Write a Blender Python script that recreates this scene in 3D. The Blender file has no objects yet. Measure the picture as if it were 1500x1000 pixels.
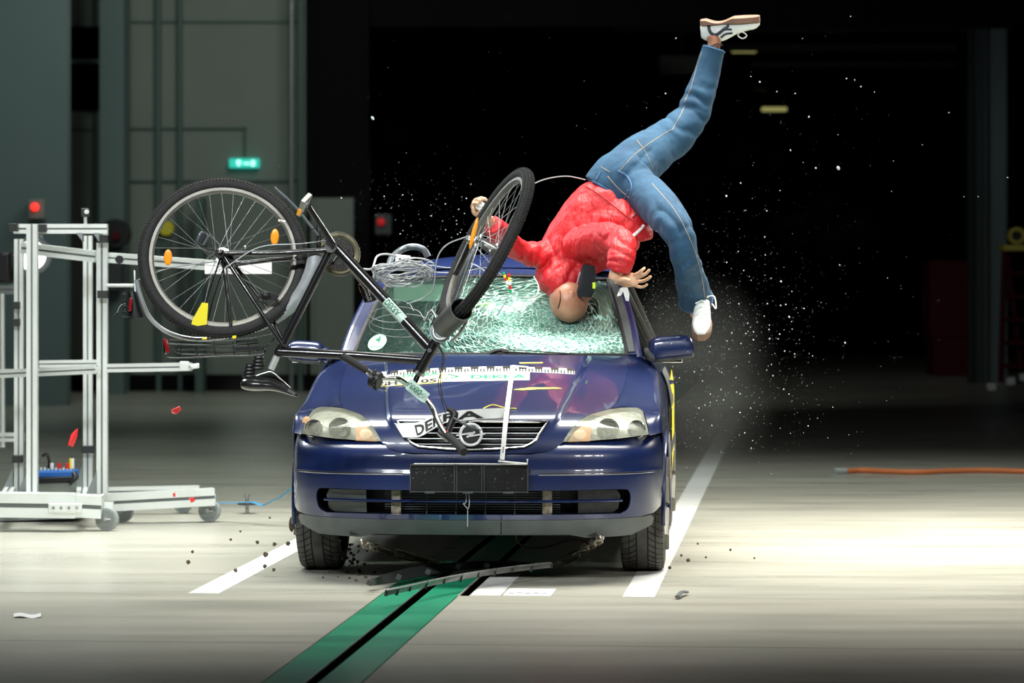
import bpy, bmesh, math, random
from mathutils import Vector, Matrix, noise
from mathutils.geometry import delaunay_2d_cdt
random.seed(7)
SC = bpy.context.scene
C = SC.collection
PI = math.pi
# ------------------------------------------------------------------ camera
FPX = 4920.0          # focal length in pixels of a 1500 px wide frame
CX, HY, CAMZ = 750.0, 412.0, 1.335
cam_d = bpy.data.cameras.new('camera')
cam = bpy.data.objects.new('camera', cam_d); C.objects.link(cam)
cam.location = (0, 0, CAMZ); cam.rotation_euler = (PI/2, 0, 0)
cam_d.sensor_width = 36.0; cam_d.lens = FPX/1500*36.0
cam_d.shift_y = -(500-HY)/1500.0
cam_d.clip_end = 200
cam_d.dof.use_dof = True; cam_d.dof.focus_distance = 14.9; cam_d.dof.aperture_fstop = 3.6
SC.camera = cam
# ------------------------------------------------------------------ world, exposure
w = bpy.data.worlds.new('world'); SC.world = w; w.use_nodes = True
w.node_tree.nodes['Background'].inputs[0].default_value = (0.55, 0.75, 0.68, 1)
w.node_tree.nodes['Background'].inputs[1].default_value = 0.0012
SC.view_settings.view_transform = 'Standard'; SC.view_settings.look = 'None'
SC.view_settings.exposure = 0.0; SC.view_settings.gamma = 1.0
SC.view_settings.use_curve_mapping = False
SC.cycles.use_denoising = True
SC.cycles.max_bounces = 8; SC.cycles.transparent_max_bounces = 24
SC.cycles.sample_clamp_indirect = 6
# ------------------------------------------------------------------ studio lamps of the crash hall (high up, outside the frame), plus added wall fills
def area(name, loc, aim, sx, sy, power, col=(1, .97, .9), spread=180):
    l = bpy.data.lights.new(name, 'AREA'); l.shape = 'RECTANGLE'; l.size = sx; l.size_y = sy
    l.energy = power; l.color = col; l.spread = math.radians(spread)
    o = bpy.data.objects.new(name, l); C.objects.link(o); o.location = loc
    o.rotation_euler = (Vector(aim)-Vector(loc)).to_track_quat('-Z', 'Y').to_euler()
    return o
area('overhead_lamp', (0.3, 16.9, 6.2), (0.3, 16.9, 0), 7.0, 2.6, 290, (1, .98, .9), 80)
area('overhead_lamp', (3.5, 17.0, 6.2), (3.5, 17.0, 0), 5.0, 2.8, 270, (1, .97, .86), 75)
area('overhead_lamp', (-3.0, 17.6, 6.4), (-2.9, 17.6, 0), 3.0, 2.4, 60, (.9, 1, .95), 75)
for k in range(6):
    area('front_lamp', (-4.2+k*.75, 8.6, 5.2), (-0.3, 15.6, 1.0), 0.35, .35, 12, (.93, .98, 1), 60)
for k in range(4):
    area('front_lamp', (3.4+k*.7, 8.8, 4.6), (0.3, 15.8, 1.1), .35, .35, 6.5, (1, .97, .92), 60)
area('rim_lamp', (-5.5, 20.5, 4.6), (-0.2, 16, 1.2), 1.2, 1.2, 35, (.85, .95, 1), 70)
area('rim_lamp', (5.2, 20.5, 4.4), (0.6, 16.5, 1.5), 1.2, 1.2, 35, (1, .97, .92), 70)
area('wall_fill_light', (-4.5, 29, 6), (-7.2, 36, 2.5), 1.5, 1.5, 48, (.82, 1, .95), 120)  # unseen fill added to brighten the left wall
area('wall_fill_light', (-1.2, 34, 6.5), (-4.6, 41, 2.0), 3, 3, 100, (.92, 1, .90), 150)  # unseen fill added to brighten the pale back wall
area('overhead_lamp', (1.5, 22.0, 6.4), (1.5, 22.0, 0), 9.0, 2.4, 80, (.93, 1, .93), 70)
area('overhead_lamp', (-5.0, 25.0, 6.6), (-5.0, 25.0, 0), 6.0, 4.0, 45, (.88, 1, .92), 90)
# ------------------------------------------------------------------ materials
M = {}
def mat(name, col, rough=.5, metal=0, coat=0, var=0, vscale=20, bump=0, bscale=60, bdist=.002, emit=0, spec=.5, alpha=1, trans=0, sheen=0, col2=None):
    m = bpy.data.materials.new(name); m.use_nodes = True; nt = m.node_tree; N = nt.nodes; L = nt.links
    b = N['Principled BSDF']
    b.inputs['Base Color'].default_value = (*col, 1); b.inputs['Roughness'].default_value = rough
    b.inputs['Metallic'].default_value = metal; b.inputs['Coat Weight'].default_value = coat
    b.inputs['Coat Roughness'].default_value = .05
    b.inputs['Specular IOR Level'].default_value = spec
    b.inputs['Alpha'].default_value = alpha; b.inputs['Transmission Weight'].default_value = trans
    b.inputs['Sheen Weight'].default_value = sheen
    if emit: b.inputs['Emission Color'].default_value = (*col, 1); b.inputs['Emission Strength'].default_value = emit
    if var or bump or col2:
        tc = N.new('ShaderNodeTexCoord')
    if var or col2:
        n = N.new('ShaderNodeTexNoise'); n.inputs['Scale'].default_value = vscale; n.inputs['Detail'].default_value = 6
        L.new(tc.outputs['Object'], n.inputs['Vector'])
        r = N.new('ShaderNodeValToRGB')
        c2 = col2 if col2 else tuple(min(1, c*(1+var)) for c in col)
        c1 = col if col2 else tuple(c*(1-var) for c in col)
        r.color_ramp.elements[0].position = .35; r.color_ramp.elements[1].position = .65
        r.color_ramp.elements[0].color = (*c1, 1); r.color_ramp.elements[1].color = (*c2, 1)
        L.new(n.outputs['Fac'], r.inputs['Fac']); L.new(r.outputs['Color'], b.inputs['Base Color'])
    if bump:
        n2 = N.new('ShaderNodeTexNoise'); n2.inputs['Scale'].default_value = bscale; n2.inputs['Detail'].default_value = 4
        L.new(tc.outputs['Object'], n2.inputs['Vector'])
        bp = N.new('ShaderNodeBump'); bp.inputs['Strength'].default_value = bump; bp.inputs['Distance'].default_value = bdist
        L.new(n2.outputs['Fac'], bp.inputs['Height']); L.new(bp.outputs['Normal'], b.inputs['Normal'])
    M[name] = m; return m
mat('paint_blue', (.006, .017, .085), .34, 0, 1, .12, 3, .25, 4, .0012, spec=.5)
mat('plastic_black', (.005, .005, .006), .45, var=.2)
mat('plastic_dark', (.035, .038, .04), .6, var=.3, bump=.2)
mat('plastic_grey', (.10, .115, .115), .5, var=.15, vscale=8)
mat('seal_black', (.008, .008, .008), .6)
mat('chrome', (.75, .75, .74), .16, 1)
mat('chrome_dull', (.42, .43, .42), .32, 1, var=.15)
mat('steel', (.45, .46, .46), .35, 1, var=.2)
mat('spoke_steel', (.30, .31, .31), .4, .9)
mat('emblem_silver', (.88, .89, .90), .35, .2)
mat('alu', (.82, .87, .85), .38, .35, var=.05, vscale=4)
mat('alu_dark', (.28, .31, .31), .45, .6)
mat('rubber', (.016, .016, .015), .8, var=.25, vscale=60, bump=.4, bscale=200)
mat('rubber_dusty', (.075, .075, .068), .85, var=.35, vscale=14, bump=.3, bscale=120)
mat('groove', (.010, .009, .008), .9)
mat('rim_grey', (.17, .165, .14), .45, .4, var=.15, vscale=10)
mat('frame_black', (.008, .008, .009), .26, 0, .6, spec=.5)
mat('gunmetal', (.16, .18, .20), .35, .7)
mat('mudguard', (.50, .53, .54), .38, .5, var=.12)
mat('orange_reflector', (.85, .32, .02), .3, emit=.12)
mat('red_reflector', (.25, .008, .012), .25, var=.2)
mat('red_plastic', (.75, .015, .02), .35)
mat('yellow', (.85, .72, .02), .5)
mat('yellow_tape', (.80, .68, .12), .5)
mat('hi_vis', (.62, .85, .02), .5, emit=.10)  # faint glow added to the strips, which are no lamps
mat('white', (.86, .87, .86), .4)
mat('white_cloth', (.80, .82, .78), .8, bump=.3)
mat('cable_grey', (.38, .40, .41), .45)
mat('ink_black', (.012, .012, .012), .5)
mat('ink_green', (.0, .36, .13), .5)
mat('cream', (.85, .84, .62), .45)
mat('jacket', (.56, .010, .016), .55, var=.10, vscale=6, bump=.9, bscale=15, bdist=.016)
mat('jacket_cord', (.45, .5, .55), .5)
mat('denim', (.009, .050, .105), .85, bump=.35, bscale=300, col2=(.019, .078, .150), vscale=9)
mat('denim_dark', (.020, .062, .15), .85)
mat('thread', (.42, .33, .20), .7)
mat('skin_tan', (.50, .23, .14), .42, bump=.15, bscale=40, col2=(.36, .15, .09), vscale=9)
mat('skin_pale', (.68, .44, .28), .5, col2=(.55, .30, .17), vscale=25, bump=.15)
mat('shoe_white', (.76, .82, .78), .5, var=.04, bump=.1)
mat('sole_tan', (.20, .115, .075), .6, bump=.3, bscale=90, var=.15)
mat('navy', (.012, .018, .035), .5)
mat('lace', (.82, .84, .80), .7)
mat('velcro', (.012, .013, .017), .9, bump=.4)
mat('strap_blue', (.03, .22, .42), .6)
mat('box_blue', (.01, .12, .45), .5)
mat('seat_fabric', (.09, .13, .13), .9, bump=.2)
mat('dirt', (.09, .065, .045), .95, var=.4, bump=.8, bscale=80)
mat('chain', (.34, .30, .24), .4, .85, var=.35, vscale=60)
mat('debris_plastic', (.018, .02, .02), .5)
mat('orange_cable', (.70, .20, .06), .6)
mat('red_frame', (.09, .004, .010), .6, spec=.2)
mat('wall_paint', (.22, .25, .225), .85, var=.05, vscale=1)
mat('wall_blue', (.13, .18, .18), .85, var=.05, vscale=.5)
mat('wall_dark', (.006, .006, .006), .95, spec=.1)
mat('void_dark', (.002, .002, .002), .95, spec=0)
mat('steel_green', (.08, .13, .115), .6)
mat('column_pale', (.16, .20, .21), .6)
mat('exit_green', (.03, .62, .48), .5, emit=.75)
mat('exit_white', (.55, 1, .9), .5, emit=1.4)
mat('lamp_red', (1, .03, .02), .5, emit=2.0)
mat('lamp_red_dim', (.8, .02, .03), .5, emit=.25)
mat('lamp_yellow', (.75, .72, .25), .5, emit=.35)
mat('lamp_white', (1, 1, .98), .5, emit=4)
mat('lamp_body', (.05, .06, .06), .5)
mat('glass_bit', (.60, .68, .65), .2, spec=1)
mat('silver', (.62, .64, .63), .35, .5)
mat('tape_black', (.02, .022, .024), .5)

def glass_mat(name, tint, gloss=.08, rough=.02):
    m = bpy.data.materials.new(name); m.use_nodes = True; nt = m.node_tree; N = nt.nodes; L = nt.links
    N.remove(N['Principled BSDF']); out = N['Material Output']
    t = N.new('ShaderNodeBsdfTransparent'); t.inputs[0].default_value = (*tint, 1)
    g = N.new('ShaderNodeBsdfGlossy'); g.inputs['Roughness'].default_value = rough
    f = N.new('ShaderNodeFresnel'); f.inputs[0].default_value = 1.45
    x = N.new('ShaderNodeMixShader'); L.new(f.outputs[0], x.inputs[0]); L.new(t.outputs[0], x.inputs[1]); L.new(g.outputs[0], x.inputs[2])
    L.new(x.outputs[0], out.inputs[0]); M[name] = m; return m
glass_mat('side_glass', (.35, .42, .40))
glass_mat('lens_glass', (.93, .95, .92))

# ------------------------------------------------------------------ object helpers
ROOTLOC = {}
def tag(o, label=None, cat=None, group=None, kind=None):
    if label: o['label'] = label
    if cat: o['category'] = cat
    if group: o['group'] = group
    if kind: o['kind'] = kind
    return o
def empty(name, loc, label, cat, group=None, rotz=0):
    o = bpy.data.objects.new(name, None); C.objects.link(o); o.location = loc; o.rotation_euler = (0, 0, rotz)
    o.empty_display_size = .1
    ROOTLOC[o] = Vector(loc) if rotz == 0 else None
    return tag(o, label, cat, group)
def obj(name, bm, material, parent=None, label=None, local=False, smooth=True, bevel=0, solid=0, sub=0, base=True):
    """link ONE mesh object; bm in world coordinates unless local"""
    bmesh.ops.recalc_face_normals(bm, faces=bm.faces) if solid == 0 and smooth != 'keep' else None
    me = bpy.data.meshes.new(name)
    o = bpy.data.objects.new(name, me); C.objects.link(o)
    off = Vector((0, 0, 0))
    if parent is not None:
        o.parent = parent
        r = parent
        while r.parent: r = r.parent
        if not local and ROOTLOC.get(r): off = ROOTLOC[r]
    elif base and bm.verts:
        xs = [v.co for v in bm.verts]
        off = Vector(((min(c.x for c in xs)+max(c.x for c in xs))/2, (min(c.y for c in xs)+max(c.y for c in xs))/2, min(c.z for c in xs)))
        o.location = off
        ROOTLOC[o] = off
    if off.length: bmesh.ops.translate(bm, verts=bm.verts, vec=-off)
    for f in bm.faces: f.smooth = bool(smooth)
    bm.to_mesh(me); bm.free()
    mats = material if isinstance(material, (list, tuple)) else [material]
    for mm in mats: me.materials.append(M[mm])
    if smooth and smooth != 'flat':
        me.set_sharp_from_angle(angle=math.radians(40))
    if solid:
        s = o.modifiers.new('solid', 'SOLIDIFY'); s.thickness = solid; s.offset = 0
        if smooth: q_ = o.modifiers.new('edges', 'EDGE_SPLIT'); q_.split_angle = math.radians(40)
    if bevel:
        b = o.modifiers.new('bevel', 'BEVEL'); b.width = bevel; b.segments = 2; b.limit_method = 'ANGLE'
    if sub:
        s = o.modifiers.new('sub', 'SUBSURF'); s.levels = sub; s.render_levels = sub
    if label: o['label'] = label
    return o
def B(): return bmesh.new()
def P(px, py, Y):
    return Vector(((px-CX)/FPX*Y, Y, CAMZ-(py-HY)/FPX*Y))
def fl(px, py):
    Y = FPX*CAMZ/(py-HY); return Vector(((px-CX)/FPX*Y, Y, 0))
def frame(d, up=Vector((0, 0, 1))):
    d = d.normalized(); a = d.cross(up)
    if a.length < 1e-4: a = d.cross(Vector((1, 0, 0)))
    a.normalize(); return a, d.cross(a).normalized()*-1
def crom(pts, n, closed=False):
    """catmull-rom through tuples, n steps per span"""
    pts = [tuple(p) for p in pts]; k = len(pts); out = []
    if k < 3 and not closed:
        return [tuple(pts[0][j]+(pts[1][j]-pts[0][j])*t/n for j in range(len(pts[0]))) for t in range(n+1)]
    spans = k if closed else k-1
    for i in range(spans):
        p1, p2 = pts[i % k], pts[(i+1) % k]
        p0 = pts[(i-1) % k] if closed or i > 0 else tuple(2*a-b for a, b in zip(p1, p2))
        p3 = pts[(i+2) % k] if closed or i+2 < k else tuple(2*b-a for a, b in zip(p1, p2))
        for t in range(n):
            s = t/n
            out.append(tuple(.5*((2*b)+(-a+c)*s+(2*a-5*b+4*c-d)*s*s+(-a+3*b-3*c+d)*s**3) for a, b, c, d in zip(p0, p1, p2, p3)))
    if not closed: out.append(pts[-1])
    return out
def ring(bm, c, a, b, ra, rb, n, ph=0, pw=1):
    vs = []
    for i in range(n):
        t = 2*PI*i/n+ph; cs, sn = math.cos(t), math.sin(t)
        if pw != 1: cs = math.copysign(abs(cs)**pw, cs); sn = math.copysign(abs(sn)**pw, sn)
        vs.append(bm.verts.new(c+a*ra*cs+b*rb*sn))
    return vs
def bridge(bm, r1, r2):
    n = len(r1)
    for i in range(n): bm.faces.new((r1[i], r1[(i+1) % n], r2[(i+1) % n], r2[i]))
def tube(bm, pts, r, n=10, cap=True, closed=False, up=None):
    pts = [Vector(p) for p in pts]; k = len(pts); rs = r if isinstance(r, list) else [r]*k
    if len(rs) != k:
        src = [q if isinstance(q, tuple) else (q, q) for q in rs]; rs = []
        for i in range(k):
            x = i/(k-1)*(len(src)-1); j = int(min(x, len(src)-2)); f = x-j
            rs.append((src[j][0]+(src[j+1][0]-src[j][0])*f, src[j][1]+(src[j+1][1]-src[j][1])*f))
    rings = []; prev = None
    for i in range(k):
        if closed: d = pts[(i+1) % k]-pts[(i-1) % k]
        else: d = pts[min(i+1, k-1)]-pts[max(i-1, 0)]
        if d.length < 1e-9: d = Vector((0, 0, 1))
        d.normalize()
        if prev is None:
            a, b = frame(d, up or (Vector((0, 0, 1)) if abs(d.z) < .9 else Vector((0, 1, 0))))
        else:
            a = prev-d*prev.dot(d)
            if a.length < 1e-6: a, b = frame(d)
            a.normalize()
        b = d.cross(a).normalized(); prev = a
        rr = rs[i]; ra, rb = rr if isinstance(rr, tuple) else (rr, rr)
        rings.append(ring(bm, pts[i], a, b, ra, rb, n))
    for i in range(k-1): bridge(bm, rings[i], rings[i+1])
    if closed: bridge(bm, rings[-1], rings[0])
    elif cap:
        bm.faces.new(rings[0][::-1]); bm.faces.new(rings[-1])
    return rings
def smooth_tube(bm, pts, r, n=10, steps=6, closed=False):
    tube(bm, crom(pts, steps, closed), r, n, closed=closed)
def box(bm, c, s, rot=None):
    c = Vector(c); hx, hy, hz = s[0]/2, s[1]/2, s[2]/2
    R = rot if rot is not None else Matrix.Identity(3)
    v = [bm.verts.new(c+R @ Vector((x*hx, y*hy, z*hz))) for x in (-1, 1) for y in (-1, 1) for z in (-1, 1)]
    for f in ((0, 1, 3, 2), (4, 6, 7, 5), (0, 4, 5, 1), (2, 3, 7, 6), (0, 2, 6, 4), (1, 5, 7, 3)): bm.faces.new([v[i] for i in f])
def beam(bm, p, q, w, h=None, up=Vector((0, 0, 1))):
    """rectangular bar from p to q"""
    p, q = Vector(p), Vector(q); h = h or w; d = (q-p)
    if abs(d.normalized().dot(up)) > .95: up = Vector((0, 1, 0))
    a = d.cross(up).normalized(); b = a.cross(d).normalized()
    R = Matrix((a, d.normalized(), b)).transposed(); box(bm, (p+q)/2, (w, d.length, h), R)
def disc(bm, c, nrm, r, t, n=32):
    c = Vector(c); nrm = Vector(nrm).normalized(); tube(bm, [c-nrm*t/2, c+nrm*t/2], r, n)
def torus(bm, c, e1, e2, R, r, n=64, m=10, ry=None):
    """torus in the plane e1,e2"""
    nr = e1.cross(e2).normalized(); rings = []
    for i in range(n):
        t = 2*PI*i/n; o = e1*math.cos(t)+e2*math.sin(t)
        rings.append(ring(bm, c+o*R, o, nr, r, ry or r, m))
    for i in range(n): bridge(bm, rings[i], rings[(i+1) % n])
def ball(bm, c, r, u=16, v=10, M3=None):
    rr = r if isinstance(r, (tuple, list)) else (r, r, r)
    m = (M3.to_4x4() if M3 is not None else Matrix.Identity(4)) @ Matrix.Diagonal((*rr, 1))
    bmesh.ops.create_uvsphere(bm, u_segments=u, v_segments=v, radius=1, matrix=Matrix.Translation(Vector(c)) @ m)
def grid(bm, fn, nu, nv, closed_u=False):
    vs = [[bm.verts.new(Vector(fn(i/nu, j/nv))) for i in range(nu+(0 if closed_u else 1))] for j in range(nv+1)]
    w_ = len(vs[0])
    for j in range(nv):
        for i in range(nu):
            bm.faces.new((vs[j][i], vs[j][(i+1) % w_], vs[j+1][(i+1) % w_], vs[j+1][i]))
def loft(bm, rows, nu, nv):
    """smooth surface through rows of control points"""
    fine = [crom(r, nu) for r in rows]
    cols = [crom([f[i] for f in fine], nv) for i in range(len(fine[0]))]
    vs = [[bm.verts.new(Vector(p)) for p in c] for c in cols]
    for i in range(len(vs)-1):
        for j in range(len(vs[0])-1):
            try: bm.faces.new((vs[i][j], vs[i+1][j], vs[i+1][j+1], vs[i][j+1]))
            except ValueError: pass
def inside(p, poly):
    r = False; n = len(poly); j = n-1
    for i in range(n):
        a, b = poly[i], poly[j]
        if (a[1] > p[1]) != (b[1] > p[1]) and p[0] < (b[0]-a[0])*(p[1]-a[1])/(b[1]-a[1])+a[0]: r = not r
        j = i
    return r
def densify(poly, d):
    out = []
    for i in range(len(poly)):
        a, b = poly[i], poly[(i+1) % len(poly)]
        k = max(1, int(math.hypot(b[0]-a[0], b[1]-a[1])/d))
        for t in range(k): out.append((a[0]+(b[0]-a[0])*t/k, a[1]+(b[1]-a[1])*t/k))
    return out
def panel(bm, outline, holes, d, fn):
    """fill a 2-D outline (with holes) with an even triangle net and map it to space"""
    loops = [densify(outline, d)]+[densify(h, d) for h in holes]
    co, ed, k = [], [], 0
    for lp in loops:
        n = len(lp); co += lp; ed += [(k+i, k+(i+1) % n) for i in range(n)]; k += n
    xs = [p[0] for p in loops[0]]; ys = [p[1] for p in loops[0]]
    bnd = [p for lp in loops for p in lp]
    cell = {}
    for p in bnd: cell.setdefault((int(p[0]//d), int(p[1]//d)), []).append(p)
    y = min(ys)+d*.5; r = 0
    while y < max(ys):
        x = min(xs)+d*(.5 if r % 2 else 1.0)
        while x < max(xs):
            ci, cj = int(x//d), int(y//d)
            if all(math.hypot(x-q[0], y-q[1]) > d*.55 for i in (-1, 0, 1) for j in (-1, 0, 1) for q in cell.get((ci+i, cj+j), ())) and inside((x, y), loops[0]) and not any(inside((x, y), h) for h in loops[1:]):
                co.append((x, y))
            x += d
        y += d*.87; r += 1
    v, e, f, *_ = delaunay_2d_cdt([Vector(c) for c in co], ed, [], 0, 1e-7)
    keep = []
    for t in f:
        cx = sum(v[i][0] for i in t)/len(t); cy = sum(v[i][1] for i in t)/len(t)
        if inside((cx, cy), loops[0]) and not any(inside((cx, cy), h) for h in loops[1:]): keep.append(t)
    bv = [bm.verts.new(Vector(fn(p[0], p[1]))) for p in v]
    for t in keep:
        try: bm.faces.new([bv[i] for i in t])
        except ValueError: pass
    bmesh.ops.delete(bm, geom=[q for q in bm.verts if not q.link_faces], context='VERTS')
def text_bm(txt, size=1.0, bold=0.0, d=0.0):
    """flat lettering as a mesh in the xy plane, returned with its width"""
    cu = bpy.data.curves.new('letters', 'FONT'); cu.body = txt; cu.size = size; cu.offset = bold; cu.resolution_u = 3
    o = bpy.data.objects.new('letters', cu); C.objects.link(o)
    dg = bpy.context.evaluated_depsgraph_get(); me = bpy.data.meshes.new_from_object(o.evaluated_get(dg))
    bm = B(); bm.from_mesh(me); bpy.data.objects.remove(o); bpy.data.curves.remove(cu); bpy.data.meshes.remove(me)
    if d: bmesh.ops.subdivide_edges(bm, edges=[e for e in bm.edges if e.calc_length() > d], cuts=2)
    x0 = min(v.co.x for v in bm.verts); x1 = max(v.co.x for v in bm.verts)
    y0 = min(v.co.y for v in bm.verts); y1 = max(v.co.y for v in bm.verts)
    return bm, x0, x1, y0, y1
def letters(txt, fn, bold=0.0, flipx=False):
    """lettering normalised to the unit square, then mapped by fn(u, v)"""
    bm, x0, x1, y0, y1 = text_bm(txt, 1.0, bold, .25)
    for v in bm.verts:
        a, b = (v.co.x-x0)/(x1-x0), (v.co.y-y0)/(y1-y0); v.co = Vector(fn(a, b))
    return bm
def remeshed(bm, voxel, smooth_it=4):
    me = bpy.data.meshes.new('tmp'); bmesh.ops.recalc_face_normals(bm, faces=bm.faces); bm.to_mesh(me); bm.free()
    o = bpy.data.objects.new('tmp', me); C.objects.link(o)
    r = o.modifiers.new('r', 'REMESH'); r.mode = 'VOXEL'; r.voxel_size = voxel
    if smooth_it:
        s = o.modifiers.new('s', 'SMOOTH'); s.iterations = smooth_it; s.factor = .5
    dg = bpy.context.evaluated_depsgraph_get(); dg.update()
    m2 = bpy.data.meshes.new_from_object(o.evaluated_get(dg)); out = B(); out.from_mesh(m2)
    bpy.data.objects.remove(o); bpy.data.meshes.remove(me); bpy.data.meshes.remove(m2)
    out.normal_update(); return out
def copy_tree(o, parent=None):
    c = o.copy(); C.objects.link(c)
    if parent: c.parent = parent
    for ch in [q for q in o.children]: copy_tree(ch, c)
    return c
# ================================================================== the hall
TH = math.atan(430/FPX)                       # direction of the guide track
TD = Vector((math.sin(TH), math.cos(TH), 0)); TW = Vector((math.cos(TH), -math.sin(TH), 0))
def wl(px, py):
    p = fl(px, py); return p.dot(TW), p.dot(TD)
def slab(name, w0, w1, l0, l1, m, z=0, t=.08, kind='structure', label=None):
    bm = B(); box(bm, (0, 0, 0), (w1-w0, l1-l0, t))
    c = TW*(w0+w1)/2+TD*(l0+l1)/2+Vector((0, 0, z-t/2))
    R = Matrix.Rotation(-TH, 4, 'Z')
    bmesh.ops.transform(bm, matrix=Matrix.Translation(c) @ R, verts=bm.verts)
    o = obj(name, bm, m, smooth=False, base=False)
    if kind: o['kind'] = kind
    return o
def concrete(name, c1, c2, rough0, rough1, streak=9, spec=.5):
    m = bpy.data.materials.new(name); m.use_nodes = True; nt = m.node_tree; N = nt.nodes; L = nt.links; b = N['Principled BSDF']
    tc = N.new('ShaderNodeTexCoord'); mp = N.new('ShaderNodeMapping'); mp.inputs['Scale'].default_value = (.5, streak, 1)
    L.new(tc.outputs['Object'], mp.inputs[0])
    n = N.new('ShaderNodeTexNoise'); n.inputs['Scale'].default_value = 1.3; n.inputs['Detail'].default_value = 9; n.inputs['Roughness'].default_value = .62
    L.new(mp.outputs[0], n.inputs['Vector'])
    n3 = N.new('ShaderNodeTexNoise'); n3.inputs['Scale'].default_value = .7; n3.inputs['Detail'].default_value = 5
    L.new(tc.outputs['Object'], n3.inputs['Vector'])
    a = N.new('ShaderNodeMath'); a.operation = 'ADD'; L.new(n.outputs['Fac'], a.inputs[0]); L.new(n3.outputs['Fac'], a.inputs[1])
    h = N.new('ShaderNodeMath'); h.operation = 'MULTIPLY'; L.new(a.outputs[0], h.inputs[0]); h.inputs[1].default_value = .5
    r = N.new('ShaderNodeValToRGB'); r.color_ramp.elements[0].position = .38; r.color_ramp.elements[1].position = .6
    r.color_ramp.elements[0].color = (*c1, 1); r.color_ramp.elements[1].color = (*c2, 1)
    L.new(h.outputs[0], r.inputs[0]); L.new(r.outputs[0], b.inputs['Base Color'])
    mr = N.new('ShaderNodeMapRange'); mr.inputs['To Min'].default_value = rough0; mr.inputs['To Max'].default_value = rough1
    L.new(n.outputs['Fac'], mr.inputs['Value']); L.new(mr.outputs[0], b.inputs['Roughness'])
    bp = N.new('ShaderNodeBump'); bp.inputs['Strength'].default_value = .06; bp.inputs['Distance'].default_value = .01
    L.new(n.outputs['Fac'], bp.inputs['Height']); L.new(bp.outputs[0], b.inputs['Normal'])
    b.inputs['Specular IOR Level'].default_value = spec
    M[name] = m
concrete('concrete', (.34, .335, .285), (.45, .44, .375), .16, .45, 2.6)
concrete('concrete_near', (.30, .29, .24), (.40, .385, .32), .30, .55, 4)
concrete('green_plate', (.010, .21, .115), (.022, .33, .17), .18, .45, 3)
concrete('line_paint', (.62, .62, .60), (.78, .78, .76), .3, .5, 8)
concrete('dark_floor', (.05, .055, .05), (.09, .095, .085), .15, .35)
wL0, _ = wl(384, 1000); wL1, _ = wl(446, 1000); wR0, _ = wl(465.6, 1000); wR1, _ = wl(528, 1000)
w2a, _ = wl(673, 872); w2b, _ = wl(687, 872)
_, lj = wl(640, 872); _, lk = wl(640, 943.5)
g = .012
slab('floor', -14, wL0-.006, 4, lk-g/2, 'concrete_near'); slab('floor', -14, wL0-.006, lk+g/2, lj-.003, 'concrete_near')
slab('floor', wR1+.006, 10, 4, lk-g/2, 'concrete_near'); slab('floor', wR1+.006, 10, lk+g/2, lj-.003, 'concrete_near')
slab('floor', -14, wL0-.006, lj+.003, 43, 'concrete'); slab('floor', w2b, 12, lj+.003, 60, 'concrete')
slab('track_plate', wL0, wL1, 4, 44, 'green_plate'); slab('track_plate', wR0, wR1, 4, 44, 'green_plate')
if w2a-wR1 > .004: slab('track_plate', wR1, w2a, lj+.003, 44, 'concrete')
slab('trench_floor', wL0-.3, w2b+.3, 3, 45, 'void_dark', -.22, .02)
# thin rail edge, and black sheets that paint shade on the slot walls
slab('rail_and_slot_shade', wL1-.001, wL1+.003, 4, 44, 'void_dark', -.005, .20); slab('rail_and_slot_shade', wR0-.003, wR0+.001, 4, 44, 'void_dark', -.005, .20); slab('rail_and_slot_shade', wL1-.003, wL1+.002, 4, 44, 'chrome_dull', .001, .004)
slab('rail_and_slot_shade', w2b-.003, w2b+.001, lj+.003, 44, 'void_dark', -.005, .20); slab('rail_and_slot_shade', w2a-.001, w2a+.003, lj+.003, 44, 'void_dark', -.005, .20)
# painted lane lines end at the joint
rA, _ = wl(913, 872); rB, _ = wl(960, 872); lA, _ = wl(269, 872); lB, _ = wl(315, 872)
slab('lane_line', rA, rB, lj+.01, 34, 'line_paint', .0015, .003)
slab('lane_line', lA, lB, lj+.01, 34, 'line_paint', .0015, .003)
pA, _ = wl(689, 872); pB, _ = wl(733, 872); pC, _ = wl(807, 872); _, l2 = wl(740, 858); _, l3 = wl(760, 862.5)
slab('floor_marking', pA, pB, lj+.01, l2+1.2, 'line_paint', .0015, .003)
o = slab('floor_sticker', pB+.012, pC, lj+.02, l3, 'white', .003, .005, kind=None)
tag(o, 'white printed floor sticker lying right of the green guide track', 'sticker')
bmT = B()
for k in range(5):
    cpt = TW*(pB+.04+k*.035)+TD*(lj+.10+.02*(k % 2)); box(bmT, cpt+Vector((0, 0, .0045)), (.025, .03, .001), Matrix.Rotation(-TH, 3, 'Z'))
obj('printed_line', bmT, 'cable_grey', o)
# walls
def vbox(name, x0, x1, y0, y1, z0, z1, m, kind='structure', **k):
    bm = B(); box(bm, ((x0+x1)/2, (y0+y1)/2, (z0+z1)/2), (x1-x0, y1-y0, z1-z0)); o = obj(name, bm, m, smooth=False, base=False, **k)
    if kind: o['kind'] = kind
    return o
YW = 41.0
def bx(px, Y): return (px-CX)/FPX*Y
def bz(py, Y): return CAMZ-(py-HY)/FPX*Y
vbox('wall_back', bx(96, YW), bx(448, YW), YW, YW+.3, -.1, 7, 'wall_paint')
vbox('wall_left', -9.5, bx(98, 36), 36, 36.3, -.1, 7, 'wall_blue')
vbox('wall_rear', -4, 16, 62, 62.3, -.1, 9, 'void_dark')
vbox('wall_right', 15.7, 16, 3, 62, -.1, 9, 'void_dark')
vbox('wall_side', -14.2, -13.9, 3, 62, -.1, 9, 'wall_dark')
vbox('ceiling', -14.2, 16, 2, 62, 9, 9.2, 'void_dark')
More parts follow.
